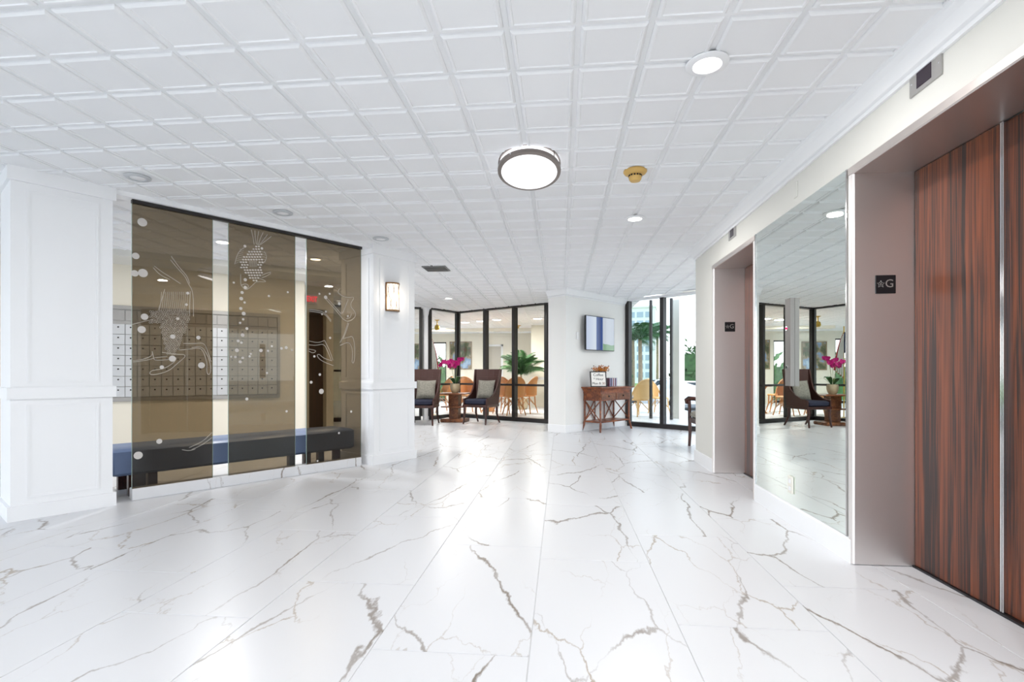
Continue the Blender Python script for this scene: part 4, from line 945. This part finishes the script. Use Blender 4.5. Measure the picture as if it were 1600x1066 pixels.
# pictures
pic = thing('framed_painting', 'framed landscape painting with blue lake on the dining room back wall', 'painting', (on_plane(720, 583, (0, YB), (0, 1)).x, YB, 1.70))
MB().bx(-.42, .42, -.03, 0, -.52, .52).build('frame', M['trunk'], pic)
m, t, b, N, L = newmat('painted_landscape'); co = N('ShaderNodeTexCoord'); n1 = N('ShaderNodeTexNoise'); n1.inputs['Scale'].default_value = 2.2; n1.inputs['Detail'].default_value = 4; L(co.outputs['Generated'], n1.inputs['Vector'])
rr = N('ShaderNodeValToRGB'); rr.color_ramp.elements[0].position = .34; rr.color_ramp.elements[0].color = srgb('5b4a3a'); rr.color_ramp.elements[1].position = .66; rr.color_ramp.elements[1].color = srgb('a9c0d8')
for p_, c_ in ((.45, '4c5a3c'), (.52, '9a8a72'), (.58, '7f9cc0')): q_ = rr.color_ramp.elements.new(p_); q_.color = srgb(c_)
L(n1.outputs[0], rr.inputs[0]); L(rr.outputs[0], b.inputs['Base Color']); b.inputs['Roughness'].default_value = .7; M['art'] = m
MB().bx(-.38, .38, -.034, -.03, -.48, .48).build('canvas', M['art'], pic)
pic2 = thing('framed_painting', 'framed painting seen mainly in the wall mirror', 'painting', (-5.6, YB, 1.65)); MB().bx(-.42, .42, -.03, 0, -.5, .5).build('frame', M['trunk'], pic2); MB().bx(-.38, .38, -.034, -.03, -.46, .46).build('canvas', M['art'], pic2)
q = on_plane(794, 563, (0, YB), (0, 1)); ts = thing('wall_thermostat', 'small square wall plate beside the dining room door', 'wall plate', (q.x, YB, q.z)); MB().rbox((0, -.012, 0), (.13, .024, .15), .004).build('cover', M['silver'], ts); MB().rbox((0, -.026, 0), (.07, .004, .08), .001).build('display', M['white'], ts)
# flag
fg = thing('flag_on_pole', 'drooping red and white striped flag on a pole behind the corner window', 'flag', (-3.15, 12.25, 0))
MB().lathe([(.16, 0), (.16, .03), (.04, .06)], 18).build('base', M['gold'], fg, True); MB().tube([(0, 0, .05), (0, 0, 2.1)], .012, 8).build('pole', M['gold'], fg, True)
for k in range(9):
    x = .02+k*.022; MB().tube([(x*.35, (-1)**k*.012, 1.95-k*.02), (x*.7, (-1)**k*.018, 1.5), (x, (-1)**k*.02, .95+k*.02)], [.012, .018, .017], 6).build('stripe_fold', M['red'] if k % 2 == 0 else M['fwhite'], fg, True)
MB().tube([(-.012, -.01, 1.97), (-.02, -.02, 1.72), (-.02, -.02, 1.5)], [.015, .03, .026], 8).build('canton', M['fblue'], fg, True)
q = at(683, 14.2, 2.24); bs = thing('brass_sconce', 'small brass lamp on the dining room ceiling behind the corner window', 'lamp', (q.x, q.y, CH))
MB().lathe([(.07, 0), (.07, -.02), (.015, -.05), (.015, -.14), (.06, -.17), (.075, -.24), (.05, -.29), (0, -.3)], 16).build('body', M['gold'], bs, True)

# ================================================================== OUTDOORS
struct(MB().bx(-120, 120, -60, 200, -1.2, -.78).build('ground', M['conc']), 'pale paved ground around the building', 'pavement')
struct(MB().bx(-60, 60, 37, 120, -.79, -.75).build('ground_lawn', M['grass']), 'green lawn far beyond the patio', 'lawn')
pz = -.06
RN = Vector((.634, .773))
pat = [RWp+RWd*-.6+RN*.08, RWp+RWd*6+RN*.08, RWp+RWd*6+RN*5.2, RWp+RWd*-1.6+RN*5.2]
struct(MB().prism([tuple(v) for v in pat], -.76, pz).build('patio', M['conc']), 'pale sunlit patio outside the tall window', 'patio')
ov = [RWp+RWd*.06+RN*.08, RWp+RWd*6+RN*.08, RWp+RWd*6+RN*1.7, RWp+RWd*.06+RN*1.7]
struct(MB().prism([tuple(v) for v in ov], 2.74, 2.95).build('roof_overhang', M['ext']), 'concrete roof overhang above the patio', 'overhang')
q = at(1059, 12.0); struct(MB().box((q.x, q.y, 1.33), (.20, .3, 2.82), math.radians(-36)).build('wall_patio_column', M['ext']), 'pale stucco patio column outside the tall window', 'column')
for px, Z, lab in ((1017, 11.9, 'slim black steel patio post nearer the television wall'), (1049, 11.6, 'slim black steel patio post beside the stucco column')):
    q = at(px, Z); o = thing('patio_post', lab, 'post', (q.x, q.y, pz), math.radians(-38)); MB().bx(-.025, .025, -.03, .03, .012, 2.79).build('shaft', M['black'], o); MB().bx(-.07, .07, -.08, .08, 0, .012).build('base_plate', M['black'], o)
for px, Z, rz, lab in ((997, 12.6, 215, 'sunlit-toned rattan patio chair beside the console table'), (1030, 13.5, 60, 'sunlit-toned rattan patio chair behind the middle window mullion')):
    q = at(px, Z); rattan_chair('patio_chair', M['rattan_sun'], lab, (q.x, q.y, pz), math.radians(rz), 'sunlit-toned rattan patio chairs')
def car(lab, loc, rz):
    t = thing('parked_car', lab, 'car', loc, rz, 'white cars in the parking lot')
    side = [(-2.2, .3), (-2.25, .62), (-2.1, .82), (-1.3, .92), (-.75, 1.38), (.85, 1.42), (1.65, .98), (2.15, .9), (2.25, .6), (2.2, .3)]
    n = len(side); q = MB(); w_ = .85
    ins = [.0 if z < 1.0 else .18 for x, z in side]
    q.add([(x, -w_+i, z) for (x, z), i in zip(side, ins)]+[(x, w_-i, z) for (x, z), i in zip(side, ins)], [tuple(range(n)), tuple(range(2*n-1, n-1, -1))]+[(i, n+i, n+(i+1) % n, (i+1) % n) for i in range(n)])
    q.build('body', M['carw'], t)
    for s in (-1, 1):
        for xa, xb, xc, xd in ((-1.1, -.7, .0, .0), (.06, .06, .8, 1.4)):
            MB().add([(xa, s*(w_-.01), .95), (xd if xd else xc, s*(w_-.01), .95), (xc, s*(w_-.15), 1.34), (xb, s*(w_-.15), 1.34)], [(0, 1, 2, 3)]).add([(xa, s*(w_-.05), .95), (xd if xd else xc, s*(w_-.05), .95), (xc, s*(w_-.19), 1.34), (xb, s*(w_-.19), 1.34)], [(3, 2, 1, 0)]).build('side_window', M['carglass'], t)
        for x in (-1.4, 1.4): MB().lathe([(0, -.1), (.3, -.1), (.33, -.06), (.33, .1), (0, .1)], 18, m=Matrix.Translation((x, s*.78, .33)) @ Matrix.Rotation(PI/2, 4, 'X')).build('wheel', M['tyre'], t)
    MB().add([(-1.32, -.7, .95), (-1.32, .7, .95), (-.78, .6, 1.37), (-.78, -.6, 1.37)], [(0, 1, 2, 3)]).build('windscreen', M['carglass'], t)
struct(MB().bx(3, 40, 24, 36, -.76, -.74).build('parking_lot', M['asphalt']), 'grey parking lot behind the patio', 'parking lot')
q = at(1036, 32.0); car('white parked car seen past the middle window mullion', (q.x, q.y, -.74), math.radians(15))
q = at(1078, 25.5); car('white parked car seen beside the stucco column', (q.x, q.y, -.74), math.radians(200))
def hedge(lab, c, size, seed):
    rnd = random.Random(seed); t = thing('hedge', lab, 'hedge', c); q = MB()
    for k in range(900):
        x, y, z = rnd.uniform(-.5, .5)*size[0], rnd.uniform(-.5, .5)*size[1], rnd.uniform(0, 1)**.8*size[2]*(1+.12*math.sin(x_*.7) if (x_ := k) else 1)
        s = rnd.uniform(.1, .28)*min(size)**.3; d = Vector((rnd.uniform(-1, 1), rnd.uniform(-1, 1), rnd.uniform(-.3, 1))).normalized(); u = d.orthogonal().normalized(); v = d.cross(u)
        c_ = Vector((x, y, z)); q.add([c_-u*s*.4, c_+v*s, c_+u*s*.4, c_-v*s], [(0, 1, 2, 3)])
    q.bx(-size[0]*.47, size[0]*.47, -size[1]*.4, size[1]*.4, 0, size[2]*.82)
    q.build('foliage', M['hedge'], t)
q = at(1075, 33); hedge('tall green hedge behind the parked cars at the right', (q.x+3.2, q.y+3.5, -.75), (7, 2.0, 3.8), 3)
q = at(1000, 34); hedge('green hedge behind the patio chairs', (q.x-4.2, q.y+3, -.75), (8, 2.2, 3.0), 5)
q = at(670, 30); hedge('green shrubs outside the dining room back window', (q.x-3, q.y, -.75), (12, 2.2, 2.6), 8)
for px, Z, h, lab in ((989, 40, 4.8, 'palm tree outside near the television wall window edge'), (1000, 29, 3.7, 'shorter palm tree outside behind the patio chairs'), (1027, 48, 5.4, 'palm tree outside behind the middle mullion')):
    q = at(px, Z); palm('palm_tree', lab, (q.x, q.y, -.75), h, 2.0, 26, fr2, .12, grp='palm trees outside')
tw_ = thing('condominium_tower', 'white condominium tower rising behind the palms', 'building', (at(1000, 90).x, at(1000, 90).y, -.75), math.radians(-12))
MB().bx(-2.6, 2.6, 0, 8, 0, 13.2).build('wall', M['tower'], tw_)
wm = MB().bx(-.55, .55, -.06, .04, 0, .95).mesh('window', M['towerglass'])
for r_ in range(8):
    for c_ in (-1.45, 0, 1.45): link('window', wm, tw_, (c_, 0, 1.0+r_*1.5))
MB().bx(-2.7, 2.7, -.2, 8.2, 13.2, 13.5).build('parapet', M['tower'], tw_)
